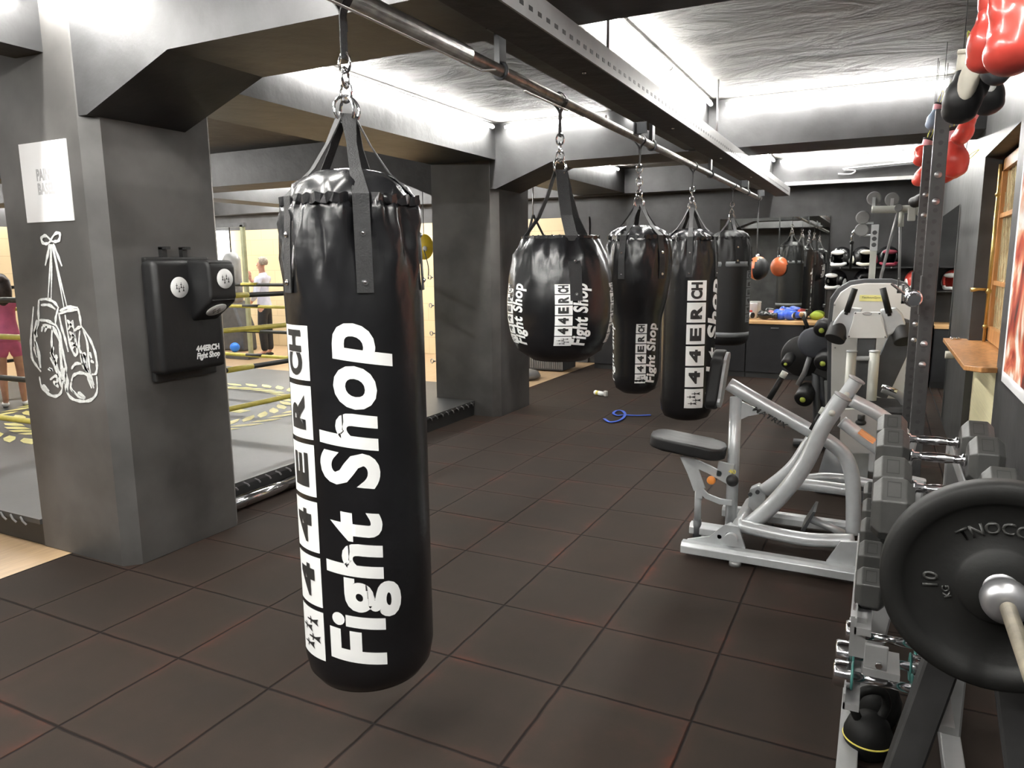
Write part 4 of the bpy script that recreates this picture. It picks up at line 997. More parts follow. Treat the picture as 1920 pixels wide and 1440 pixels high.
bm = new(); extr(bm, outl([(1576, 768), (1646, 766), (1648, 850), (1574, 850)], 5.3), 1, 5.3, 5.36); part(pm, 'seat_base_cover', bm, PLATEW)
bm = new(); q = PY(1614, 792, 5.29); cyl(bm, q, q+V(0, 0, .05), .022); ball(bm, q, .034, 16, (1, 1, .6)); part(pm, 'seat_knob', bm, BLKP)
bm = new(); a, b = PY(1590, 720, 5.6), PY(1700, 760, 5.6); box(bm, (a.x-.05, 5.35, b.z-.08), (b.x, 5.75, b.z+.02), .03); part(pm, 'seat', bm, VINYLM)
bm = new(); tube(bm, smooth_pts([PY(1655, 728, 5.5), PY(1690, 745, 5.5), PY(1702, 775, 5.5), PY(1685, 805, 5.5)], 5), .03); part(pm, 'side_tube', bm, GREYP)
bm = new(); a, b = PY(1653, 724, 5.3), PY(1682, 734, 5.3); tube(bm, [a, b], .014); part(pm, 'chrome_rod', bm, CHROME)
bm = new(); box(bm, (-.32, 5.3, 0), (.22, 6.35, .09), .01); part(pm, 'base_frame', bm, DGREY)
bm = new(); box(bm, (-.12, 5.5, .08), (-.0, 5.7, .42)); part(pm, 'base_post', bm, SILVER)

# ================================================================== LEG MACHINE WITH ROUND PADS
lm_ = thing('leg_machine', 'black leg machine with round disc and padded rollers', 'gym machine', (-.5, 6.6, 0))
YL = 6.6
def C_(x, y, Y=YL): return PY(x, y, Y)
bm = new(); q = C_(1526, 642); lathe(bm, [(.001, -.03), (.11, -.03), (.128, -.015), (.128, .02), (.11, .03), (.001, .03)], q, (.1, -1, .1), 40); part(lm_, 'round_cover', bm, mat('slate_plastic', (.075, .08, .095), .5))
bm = new(); q = C_(1505, 668, 6.75); lathe(bm, [(.001, -.02), (.17, -.02), (.18, 0), (.17, .02), (.001, .02)], q, (0, -1, 0), 40); part(lm_, 'back_disc', bm, BLKP)
for x, y, r, L_ in ((1550, 668, .075, .2), (1513, 735, .075, .2), (1545, 612, .07, .12), (1480, 672, .045, .16)):
    q = C_(x, y); bm = new(); d = V(-.15, -1, -.35).normalized(); lathe(bm, [(.001, 0), (r*.8, 0), (r, .02), (r, L_-.02), (r*.8, L_), (.001, L_)], q-d*L_*.3, d, 28); o = part(lm_, 'roller_pad', bm, VINYLM)
    bm = new(); e = q+d*L_*.7; lathe(bm, [(r*.32, 0), (r*.3, .008), (.001, .01)], e, d, 16); part(o, 'end_plug', bm, mat('lime_plastic', (.6, .7, .12), .5))
bm = new(); tube(bm, [C_(1504, 588), C_(1519, 626)], .016); part(lm_, 'lever', bm, RUB)
bm = new(); ball(bm, C_(1503, 590), .022); part(lm_, 'lever_knob', bm, OAKL)
bm = new(); tube(bm, [C_(1520, 665), C_(1508, 700), C_(1496, 722)], .022); part(lm_, 'arm', bm, GREYP)
bm = new(); tube(bm, smooth_pts([C_(1541, 700), C_(1543, 730), C_(1548, 770), C_(1560, 790)], 4), .025); part(lm_, 'arm', bm, DGREY)
bm = new(); q = C_(1550, 740); lathe(bm, [(.001, -.025), (.06, -.02), (.068, 0), (.06, .02), (.001, .025)], q, (0, -1, .1), 28); part(lm_, 'small_disc', bm, mat('slate_plastic', (.075, .08, .095), .5))
bm = new(); a, b = C_(1530, 692), C_(1592, 720); rbar(bm, a, b, .07, .08, up=(0, 1, 0)); part(lm_, 'frame', bm, BLKP)
bm = new(); a, b = C_(1574, 708, 6.5), C_(1590, 714, 6.5); tube(bm, [a, b], .02); part(lm_, 'yellow_sleeve', bm, YELPAD)
bm = new(); a = C_(1530, 700); tube(bm, [a, V(a.x+.05, a.y, .05)], .035); tube(bm, [V(a.x-.15, a.y, .04), V(a.x+.25, a.y, .04)], .035); part(lm_, 'stand', bm, DGREY)
bm = new(); extr(bm, outl([(1545, 715), (1576, 715), (1576, 760), (1548, 770)], 6.45), 1, 6.45, 6.5); part(lm_, 'cover_plate', bm, GREYP)

# ================================================================== CABLE MACHINE
cm = thing('cable_machine', 'pale cable machine tower with grey pulleys', 'gym machine', (.1, 8.3, 0))
YK = 8.3
def CK(x, y, Y=YK): return PY(x, y, Y)
a = CK(1641, 425); bm = new(); box(bm, (a.x-.03, YK-.03, 0), (a.x+.03, YK+.03, a.z-.08)); part(cm, 'mast', bm, PALE)
bm = new(); box(bm, (a.x-.035, YK-.04, a.z-.24), (a.x+.035, YK+.04, a.z+.02), .004); o = part(cm, 'carriage', bm, SILVER)
for z in (.06, .12, .18):
    bm = new(); cyl(bm, (a.x, YK-.041, a.z-z), (a.x, YK-.045, a.z-z), .022, 14); part(o, 'hole', bm, DGREY)
bm = new(); tube(bm, smooth_pts([CK(1634, 393), CK(1660, 393), CK(1695, 392), CK(1718, 394), CK(1730, 405), CK(1733, 430)], 5)+[V(CK(1733, 430).x, YK, .0)], .036); part(cm, 'frame_tube', bm, PALE)
for x, y in ((1639, 372), (1673, 374)):
    q = CK(x, y, YK+.1); bm = new(); lathe(bm, [(.001, -.014), (.055, -.012), (.068, -.014), (.06, 0), (.068, .014), (.055, .012), (.001, .014)], q, (0, -1, 0), 32); o = part(cm, 'pulley', bm, mat('pulley_grey', (.22, .22, .22), .5))
    bm = new(); box(bm, (q.x-.015, YK+.07, q.z-.12), (q.x+.015, YK+.08, q.z+.01)); part(o, 'pulley_bracket', bm, SILVER)
for x, y in ((1618, 408), (1616, 431), (1685, 390)):
    q = CK(x, y, YK-.08); r = .066 if x < 1650 else .036; bm = new(); lathe(bm, [(.001, -.014), (r*.8, -.012), (r, -.014), (r*.88, 0), (r, .014), (r*.8, .012), (.001, .014)], q, (0, -1, 0), 32); part(cm, 'pulley', bm, MATS['pulley_grey'])
for y in (419, 442):
    bm = new(); tube(bm, [CK(1611, y), CK(1638, y-1)], .01); part(cm, 'pulley_arm', bm, SILVER)
bm = new(); tube(bm, [CK(1684, 398), CK(1672, 440), CK(1651, 522), CK(1645, 560)], .014); part(cm, 'belt', bm, GREYP)
bm = new(); tube(bm, [CK(1690, 396), CK(1689, 425)], .026); part(cm, 'rod_sleeve', bm, PALE)
bm = new(); tube(bm, [CK(1688, 425), CK(1686, 530)], .012); part(cm, 'rod', bm, GREYP)
bm = new(); q = CK(1709, 403); box(bm, (q.x-.035, YK-.05, q.z-.06), (q.x+.035, YK-.03, q.z+.07), .015); part(cm, 'bracket', bm, PALE)
bm = new(); tube(bm, smooth_pts([CK(1604, 432), CK(1597, 440), CK(1598, 455)], 3), .012, 8); part(cm, 'snap_hook', bm, CHROME)
bm = new(); tube(bm, [CK(1597, 458), CK(1596, 480), CK(1594, 505)], .014); ball(bm, CK(1597, 455), .022, 12); part(cm, 'rope_handle', bm, RUB)
bm = new(); box(bm, (a.x-.1, YK-.1, 0), (CK(1733, 430).x+.05, YK+.1, .06)); part(cm, 'base', bm, PALE)
# ================================================================== BACK WALL: COUNTER, CABINETS, MIRRORS
ct = thing('counter_top', 'long wooden edged worktop along the back wall', 'worktop', (-1.6, 10.7, .78))
bm = new(); box(bm, (-3.85, 10.38, .745), (.6, 10.99, .785), .003); part(ct, 'worktop', bm, OAKL)
W = .74
def cabinet(x):
    t = thing('base_cabinet', '', 'cabinet', (x, 10.42, 0), 'black base cabinets under the worktop')
    bm = new(); box(bm, (x+.004, 10.42, 0), (x+W-.004, 10.98, .742)); part(t, 'carcass', bm, BLKP)
    bm = new(); box(bm, (x+.008, 10.4, .08), (x+W-.008, 10.418, .735), .003); o = part(t, 'door', bm, mat('black_laminate', (.02, .02, .022), .35))
    bm = new(); box(bm, (x+W/2-.05, 10.38, .69), (x+W/2+.05, 10.39, .7)); box(bm, (x+W/2-.05, 10.38, .69), (x+W/2-.04, 10.4, .7)); box(bm, (x+W/2+.04, 10.38, .69), (x+W/2+.05, 10.4, .7)); part(o, 'handle', bm, STEEL)
    return t
cb = cabinet(-3.84)
names = ['black base cabinet at the left end of the worktop', 'black base cabinet second from the left end of the worktop', 'black base cabinet under the worktop behind the cylinder bag', 'black base cabinet under the pink gloves', 'black base cabinet under the blue gloves', 'black base cabinet at the right end of the worktop']
cb['label'] = names[0]
for k in range(1, 6): dup(cb, (-3.84+W*k, 10.42, 0), label=names[k])
mr = thing('wall_mirror', 'wide mirror on the back wall above the worktop', 'mirror', (-1.4, 10.99, 1.5))
bm = new(); box(bm, (-2.14, 10.985, .8), (-.675, 10.995, 2.19)); part(mr, 'glass', bm, MIRR)
m2 = thing('wall_mirror', 'tall frameless mirror on the right wall beyond the window', 'mirror', (XR-.01, 9.4, 1.1))
bm = new(); box(bm, (XR-.012, 8.15, .06), (XR-.004, 10.35, 2.1)); part(m2, 'glass', bm, MIRR)
sv = []
for z, lab in ((1.5, 'upper black shelf of headguards on the back wall'), (1.2, 'lower black shelf of headguards on the back wall')):
    t = thing('wall_shelf', lab, 'shelf', (0, 10.9, z)); bm = new(); box(bm, (-.64, 10.62, z-.015), (.58, 10.99, z)); part(t, 'board', bm, BLKP)
    for x in (-.5, -.2, .1, .4):
        bm = new(); cyl(bm, (x, 10.62, z-.008), (x, 10.612, z-.008), .01, 8); part(t, 'screw', bm, CHROME)

def headguard(label, loc, m, m2_=None, rz=0, s=1):
    t = thing('headguard', label, 'headguard', loc, 'headguards on the shelves', rz)
    bm = new(); ball(bm, (0, 0, .125), .125, 28, (1, 1.1, 1.05))
    dl = [v for v in bm.verts if (v.co.y < -.06 and -.0 < v.co.z < .165 and abs(v.co.x) < .07) or v.co.z < .02]
    bmesh.ops.delete(bm, geom=dl, context='VERTS'); o = part(t, 'shell', bm, m, world=False); md = o.modifiers.new('s', 'SOLIDIFY'); md.thickness = .022; md.offset = 0
    for sx in (-1, 1):
        bm = new(); ball(bm, (sx*.125, -.005, .1), .045, 14, (.45, .9, 1.2)); part(t, 'ear_pad', bm, m2_ or m, world=False)
    bm = new(); ball(bm, (0, -.11, .19), .05, 14, (1.8, .5, .6)); part(t, 'brow_pad', bm, m2_ or m, world=False)
    bm = new(); tube(bm, smooth_pts([V(-.09, -.06, .05), V(-.06, -.12, .03), V(0, -.14, .03), V(.06, -.12, .03), V(.09, -.06, .05)], 4), .022, 10); part(t, 'chin_bar', bm, m2_ or m, world=False)
    t.scale = (s, s, s); return t
headguard('white and black headguard with yellow chin, left on the upper shelf', (-.5, 10.78, 1.502), VINYL, WHITE, -.4)
headguard('black headguard with pale bars, second on the upper shelf', (-.25, 10.8, 1.502), VINYL, LINER, .5)
headguard('dark headguard behind the cable machine mast', (.05, 10.82, 1.502), VINYL, mat('maroon_leather', (.2, .02, .04), .4), .2)
headguard('black headguard with white cheek, left on the lower shelf', (-.55, 10.8, 1.202), VINYL, WHITE, -.5)
headguard('all black headguard on the lower shelf', (-.2, 10.82, 1.202), VINYL, VINYLM, .3)
headguard('red and white headguard on the lower shelf beside the rack', (.4, 10.78, 1.202), RED, WHITE, .4)

def glove(name, label, loc, m, cuffm=None, rot=(0, 0, 0), s=1, group=None, mir=1, palm=None, laces=None):
    """boxing glove, cuff at the origin, knuckles hanging down"""
    t = thing(name, label, 'boxing glove', loc, group)
    bm = new()
    ball(bm, (0, 0, -.17), .075, 20, (.95, .8, 1.15)); ball(bm, (0, .012, -.215), .062, 20, (1.05, .95, .8)); ball(bm, (0, -.002, -.1), .052, 16, (.95, .75, 1.3))
    ball(bm, (mir*.062, .02, -.135), .03, 14, (.85, .85, 1.7), Matrix.Rotation(mir*.25, 3, 'Y')); ball(bm, (mir*.045, .012, -.09), .028, 12)
    o = part(t, 'mitt', bm, m, world=False); md = o.modifiers.new('r', 'REMESH'); md.mode = 'VOXEL'; md.voxel_size = .009; md.use_smooth_shade = True
    sm_ = o.modifiers.new('s', 'SMOOTH'); sm_.iterations = 4
    bm = new(); lathe(bm, [(.036, -.09), (.045, -.06), (.05, 0), (.045, .003), (.038, -.02), (.03, -.06)], n=24, fn=lambda r, z, a: r*(1+.0*a)); 
    for v in bm.verts: v.co.y *= .78
    part(t, 'cuff', bm, cuffm or m, world=False)
    bm = new(); lathe(bm, [(.0515, -.012), (.0525, -.002), (.0515, .006), (.049, .006)], n=24); 
    for v in bm.verts: v.co.y *= .78
    part(t, 'cuff_trim', bm, palm or VINYLM, world=False)
    if laces:
        bm = new()
        for k in range(4): tube(bm, [V(-.012, .042, -.02-k*.02), V(.012, .042, -.03-k*.02)], .0022, 6); tube(bm, [V(.012, .042, -.02-k*.02), V(-.012, .042, -.03-k*.02)], .0022, 6)
        tube(bm, smooth_pts([V(0, .035, 0), V(-.01, .03, .06), V(.0, .01, .14), V(.012, 0, .06), V(.01, .02, 0)], 5), .003, 6); part(t, 'laces', bm, laces, world=False)
    if palm in (LINER, WHITE):
        bm = new(); ball(bm, (0, -.05, -.105), .045, 18, (.8, .5, 1.7)); part(t, 'palm_lining', bm, palm, world=False)
    t.rotation_euler = rot; t.scale = (s, s, s); return t
# on the counter
cz = .786
def on_counter(lab, px, py, m, cuff, rz, s=1, y=10.6):
    p = PY(px, py, y); glove('boxing_glove', lab, (p.x, y, cz+.062*s), m, cuff, (PI/2, 0, rz), s, 'gloves lying on the worktop')
on_counter('blue boxing glove with white cuff lying on the worktop', 1492, 575, BLUE, WHITE, 1.3, 1.15)
on_counter('blue and white boxing glove at the right on the worktop', 1512, 575, BLUE, WHITE, 2.0, 1.2, 10.72)
on_counter('pink boxing glove lying on the worktop', 1412, 578, PINKL, WHITE, 1.2, .95)
on_counter('pale pink boxing glove right of the pink one', 1432, 576, PINKL, PINKL, -1.2, .95, 10.7)
on_counter('black boxing glove lying flat on the worktop', 1458, 582, VINYL, VINYLM, 1.5, 1)
on_counter('black boxing glove beside the blue gloves', 1476, 582, VINYL, VINYLM, -1.4, .9, 10.72)
t = thing('white_tub', 'white tub with red print on the worktop', 'tub', (PY(1409, 560, 10.8).x, 10.8, cz)); bm = new(); lathe(bm, [(.001, 0), (.07, 0), (.08, .01), (.085, .2), (.088, .21), (.086, .225), (.001, .23)], n=24); part(t, 'tub', bm, WHITE, world=False); bm = new(); ball(bm, (.01, -.082, .11), .025, 12, (1, .2, .6)); part(t, 'print', bm, RED, world=False)
t = thing('tennis_cap', 'lime green bag lying at the right end of the mirror', 'bag', (PY(1533, 562, 10.85).x, 10.82, cz)); t.name = 'lime_bag'; bm = new(); ball(bm, (0, 0, .055), .07, 18, (1.3, .8, .8)); part(t, 'bag', bm, mat('lime_fabric', (.55, .7, .1), .7), world=False)
t = thing('red_wrap', 'red hand wrap roll behind the blue gloves', 'hand wrap', (PY(1500, 560, 10.85).x, 10.85, cz)); bm = new(); cyl(bm, (0, 0, 0), (.02, 0, .13), .04, 16); part(t, 'roll', bm, RED, world=False)
# ================================================================== HANGING GLOVES AT THE TOP RIGHT
def hung(lab, px, py, Y, m, cuff, rot, s, mir=1, palm=None, lc=None):
    """px, py: middle of the glove; hung on a cord from the rail"""
    c = PY(px, py, Y); R = Euler(rot).to_matrix(); o = c - R @ V(0, 0, -.14*s)
    g = glove('boxing_glove', lab, tuple(o), m, cuff, rot, s, 'gloves hanging at the right wall', mir, palm, lc or LACE)
    b = new(); top = V(o.x+.02, o.y+.02, 2.95); Rt = R.transposed()
    P = [o, o.lerp(top, .4)+V(.01, 0, 0), top] if top.z > o.z+.01 else [o, top]
    P = [(Rt @ (p-o))/s for p in P]
    tube(b, smooth_pts(P, 5), .0018/s, 6); part(g, 'hanging_cord', b, WEB, world=False)
hung('big red boxing glove hanging highest at the right, left one of the pair', 1858, 62, 2.35, RED, RED, (.1, -.05, .3), .78, 1, VINYLM, PAPER)
hung('big red boxing glove with black palm at the picture corner', 1905, 42, 2.05, RED, RED, (-.2, .35, 1.2), .95, -1, VINYLM, PAPER)
hung('worn black glove with cream lining on yellow laces', 1808, 170, 2.7, VINYLM, LINER, (.15, .1, .1), .78, 1, LINER)
hung('black and white glove on yellow laces, right of the cream lined one', 1848, 165, 3.0, VINYLM, WHITE, (-.1, -.3, .2), .72, -1, WHITE)
hung('dark grey glove under the big red gloves', 1885, 110, 2.6, DGREY, GREYP, (0, .5, .3), .6, 1)
hung('small red glove with white dot hanging by the wall', 1812, 240, 4.4, RED, PINKL, (.3, .2, 1.0), .68, 1)
hung('long red glove hanging just right of the rack upright', 1790, 290, 4.6, RED, PINKL, (0, -.15, .2), .95, -1)
hung('lowest red glove right of the rack upright', 1782, 322, 4.9, RED, RED, (.6, .8, .2), .62, 1)
hung('red glove seen left of the rack uprights', 1731, 288, 6.0, RED, PINKL, (0, .3, .4), .7, -1)
hung('lower red glove left of the rack uprights', 1730, 325, 6.1, RED, RED, (.2, .2, .9), .75, 1)
hung('grey blue glove above the other gloves left of the rack', 1752, 220, 5.6, mat('grey_blue_leather', (.2, .25, .33), .4), PINKL, (0, .25, .3), .6, 1)
hung('white and black glove hanging lowest left of the rack', 1728, 372, 6.2, VINYLM, WHITE, (.9, .2, 1.3), .7, 1, WHITE)
# ================================================================== RIGHT WALL BITS
ps = thing('boxing_poster', 'white bordered poster in red tones on the right wall', 'poster', (XR-.01, 4.0, 1.6))
bm = new(); box(bm, (XR-.012, 3.2, .95), (XR-.002, 4.63, 2.42)); part(ps, 'board', bm, PAPER)
def poster_mat():
    m, t, b = nt('red_poster_print'); L = t.links
    tc = t.nodes.new('ShaderNodeTexCoord'); n = t.nodes.new('ShaderNodeTexNoise'); n.inputs['Scale'].default_value = 3.2; n.inputs['Detail'].default_value = 4; n.inputs['Distortion'].default_value = 1.5; L.new(tc.outputs['Object'], n.inputs[0])
    cr = t.nodes.new('ShaderNodeValToRGB'); L.new(n.outputs['Fac'], cr.inputs[0]); E = cr.color_ramp.elements
    E[0].position = .3; E[0].color = (.05, .02, .02, 1); E[1].position = .62; E[1].color = (.85, .8, .76, 1)
    for p, c in ((.42, (.45, .05, .03, 1)), (.5, (.7, .22, .12, 1)), (.56, (.8, .45, .3, 1))): x = E.new(p); x.color = c
    L.new(cr.outputs[0], b.inputs['Base Color']); b.inputs['Roughness'].default_value = .3; return m
bm = new(); box(bm, (XR-.0135, 3.26, 1.01), (XR-.012, 4.57, 2.36)); part(ps, 'print', bm, poster_mat())
t = thing('metal_clips', 'bunch of shiny metal clips on the far end of the window sill', 'clips', (XR-.08, YF+.0, .985))
for k in range(5):
    bm = new(); ring(bm, (XR-.1+.03*(k % 2), YF-.03+k*.025, .992), .018, .005, (.3*(k % 3-1), .2, 1)); part(t, 'clip', bm, CHROME)
t = thing('pipe_stub', 'white plastic pipe end under the window sill', 'pipe', (XR-.06, YF+.04, .86))
bm = new(); cyl(bm, (XR-.005, YF+.06, .86), (XR-.14, YF+.06, .86), .03, 20); cyl(bm, (XR-.005, YF+.06, .86), (XR-.04, YF+.06, .86), .038, 20); part(t, 'pipe', bm, LINER)
# ================================================================== SMALL THINGS ON THE FLOOR
bo = thing('spray_bottle', 'white bottle with yellow label lying on the rubber floor', 'bottle', (-2.96, 8.25, .028), None, -.5)
bm = new(); lathe(bm, [(.001, -.1), (.022, -.1), (.028, -.09), (.028, .04), (.02, .06), (.012, .065), (.012, .08)], (0, 0, 0), (1, 0, 0), 20); part(bo, 'bottle', bm, WHITE, world=False)
bm = new(); lathe(bm, [(.0285, -.06), (.0285, -.02)], (0, 0, 0), (1, 0, 0), 20); part(bo, 'label_band', bm, YEL, world=False)
bm = new(); box(bm, (.075, -.018, -.02), (.12, .018, .045), .008); part(bo, 'spray_head', bm, mat('clear_grey_plastic', (.55, .53, .5), .3), world=False)
bd = thing('blue_band', 'blue band with a loop lying on the rubber floor', 'band', (-2.3, 7.25, 0))
P = [PZ(x, y, .012) for x, y in ((1133, 785), (1142, 791), (1156, 790), (1168, 784), (1172, 776), (1166, 770), (1156, 770), (1150, 775), (1158, 779), (1170, 778), (1195, 779), (1220, 778))]
bm = new(); sp = smooth_pts(P, 5); sweep(bm, sp, [(-.013, -.003), (.013, -.003), (.013, .003), (-.013, .003)], False, V(0, 0, 1)); part(bd, 'strap', bm, BLUET)
# ================================================================== RING HALL THINGS
yb = PY(795, 463, 6.78)
yp = thing('kick_shield', 'yellow kick shield hanging left of the far column', 'kick shield', tuple(yb))
bm = new(); ball(bm, yb, .12, 24, (1, .35, 1.15)); part(yp, 'shield', bm, YELPAD)
bm = new(); ball(bm, yb+V(.04, -.045, -.02), .03, 12, (1, .4, 1)); part(yp, 'emblem', bm, WHITE)
bm = new(); tube(bm, smooth_pts([yb+V(.03, -.05, -.03), PY(803, 500, 6.65), V(-4.31, 6.6, 1.44)], 5), .006, 8); tube(bm, [yb+V(0, 0, .13), V(yb.x, yb.y, 2.6)], .004, 6); part(yp, 'cord', bm, BKR)
bl = PZ(441, 660, .0)
t = thing('gym_ball', 'small blue ball on the floor behind the ring ropes', 'ball', (bl.x, bl.y, .0)); bm = new(); ball(bm, (0, 0, .09), .09, 24); part(t, 'ball', bm, mat('bright_blue_rubber', (.03, .2, .75), .3), world=False)
# hanging black bag far behind the round bag
t = thing('punch_bag', 'black round bag far behind the barrel shaped bag', 'punch bag', (-4.15, 8.9, 0), None)
bm = new(); lathe(bm, [(.02, 1.2), (.16, 1.24), (.23, 1.4), (.25, 1.6), (.23, 1.78), (.16, 1.9), (.05, 1.95)], (-4.15, 8.9, 0), n=40); part(t, 'body', bm, VINYL)
for a in (.5, 2.6, 4.7):
    bm = new(); rbar(bm, V(-4.15+.2*math.cos(a), 8.9+.2*math.sin(a), 1.83), V(-4.15, 8.9, 2.22), .03, .004, up=(0, 1, .2), r=.001); part(t, 'strap', bm, WEB)
bm = new(); cyl(bm, (-4.15, 8.9, 2.2), (-4.15, 8.9, 2.61), .008, 8); part(t, 'chain', bm, STEEL)
t = thing('slatted_crate', 'grey slatted crate on the floor by the back wall', 'crate', (-4.45, 10.1, 0))
bm = new(); box(bm, (-4.9, 9.85, .02), (-4.12, 10.35, .26)); part(t, 'case', bm, DGREY)
bm = new()
for k in range(26): box(bm, (-4.89+k*.03, 9.842, .04), (-4.875+k*.03, 9.85, .25))
o = part(t, 'slats', bm, GREYP); o['kind'] = 'stuff'
t = thing('round_base', 'low rounded grey base on the wooden floor behind the column', 'base', (-4.5, 9.1, 0)); bm = new(); lathe(bm, [(.001, 0), (.28, 0), (.33, .03), (.3, .09), (.15, .13), (.001, .14)], (-4.5, 9.1, 0), n=36); part(t, 'base', bm, GREYP)
# stand with grey bag left of the light column
XS, YS2 = -10.1, 9.2
t = thing('bag_stand', 'black steel bag stand behind the ring near the light column', 'stand', (XS, YS2, 0))
a = PY(455, 422, YS2); 
bm = new(); box(bm, (a.x-.9, YS2-.03, a.z-.03), (a.x+.05, YS2+.03, a.z+.04)); part(t, 'arm', bm, DGREY)
bm = new(); box(bm, (a.x-.04, YS2-.03, 0), (a.x+.02, YS2+.03, a.z)); part(t, 'post', bm, mat('olive_post', (.3, .32, .2), .5))
bm = new(); box(bm, (a.x-.5, YS2-.12, 0), (a.x+.05, YS2+.12, .05)); part(t, 'foot', bm, DGREY)
t = thing('punch_bag', 'pale grey bag hanging from the stand behind the ring', 'punch bag', (a.x-.32, YS2, 0)); x0 = a.x-.32
bm = new(); lathe(bm, [(.02, .95), (.13, .97), (.15, 1.02), (.15, 1.7), (.1, 1.8), (.02, 1.83)], (x0, YS2, 0), n=32); part(t, 'body', bm, GREYP)
bm = new(); tube(bm, [V(x0, YS2, 1.82), V(x0, YS2, a.z-.03)], .012, 8); part(t, 'strap', bm, WEB)
t = thing('seat_cushions', 'dark folded floor cushions beside the blue ball', 'cushions', (a.x-.25, 10.1, 0))
a = PY(459, 600, 10.0); t.location = (a.x-.3, 10.1, 0)
bm = new(); extr(bm, [(a.x-.8, 0), (a.x-.02, 0), (a.x-.04, .45), (a.x-.25, .95), (a.x-.8, .9)], 1, 9.95, 10.3); part(t, 'cushion', bm, DGREY, bev=.04)
# ================================================================== PEOPLE
def skin_mesh(name, m, pts, edges, root, par, sub=2):
    me = bpy.data.meshes.new(name); ks = list(pts); me.from_pydata([pts[k][0] for k in ks], [(ks.index(a), ks.index(b)) for a, b in edges], [])
    o = bpy.data.objects.new(name, me); COL.objects.link(o); o.parent = par; me.materials.append(m)
    md = o.modifiers.new('skin', 'SKIN'); md.use_smooth_shade = True; md.branch_smoothing = .6
    if not me.skin_vertices: me.attributes.new('skin', 'FLOAT', 'POINT') if False else None
    if not me.skin_vertices:
        bm = bmesh.new(); bm.from_mesh(me); bm.verts.layers.skin.verify(); bm.to_mesh(me); bm.free()
    for i, k in enumerate(ks):
        r = pts[k][1]; r = r if isinstance(r, tuple) else (r, r); sv_ = me.skin_vertices[0].data[i]; sv_.radius = r; sv_.use_root = (k == root)
    s2 = o.modifiers.new('sub', 'SUBSURF'); s2.levels = sub; s2.render_levels = sub
    return o
def arm(d, s, sh, el, wr, hd, r=1.0):
    """adds one arm with five fingers; s is 'l' or 'r'"""
    sh, el, wr, hd = map(Vector, (sh, el, wr, hd))
    d['sh'+s] = (sh, .055*r); d['el'+s] = (el, .04*r); d['wr'+s] = (wr, .027*r); palm = wr.lerp(hd, .6); d['pa'+s] = (palm, (.034*r, .022*r))
    ax = (hd-wr).normalized(); sd = ax.cross(V(0, 1, .2)).normalized()
    E_ = [('sh'+s, 'el'+s), ('el'+s, 'wr'+s), ('wr'+s, 'pa'+s)]
    for i in range(4):
        off = (i-1.5)*.019; L = (.07, .08, .075, .058)[i]; b = hd+sd*off; c = b+ax*L*.5+V(0, -.012, 0); e = b+ax*L*.85+V(0, -.035, 0)
        for n_, p, rr in (('a', b, .011), ('b', c, .009), ('c', e, .008)): d[f'f{i}{n_}{s}'] = (p, rr)
        E_ += [('pa'+s, f'f{i}a{s}'), (f'f{i}a{s}', f'f{i}b{s}'), (f'f{i}b{s}', f'f{i}c{s}')]
    b = wr.lerp(hd, .35)+sd*-.035+V(0, -.015, 0); e = b+ax*.04+sd*-.02; d['ta'+s] = (b, .012); d['tb'+s] = (e, .01); E_ += [('pa'+s, 'ta'+s), ('ta'+s, 'tb'+s)]
    return E_
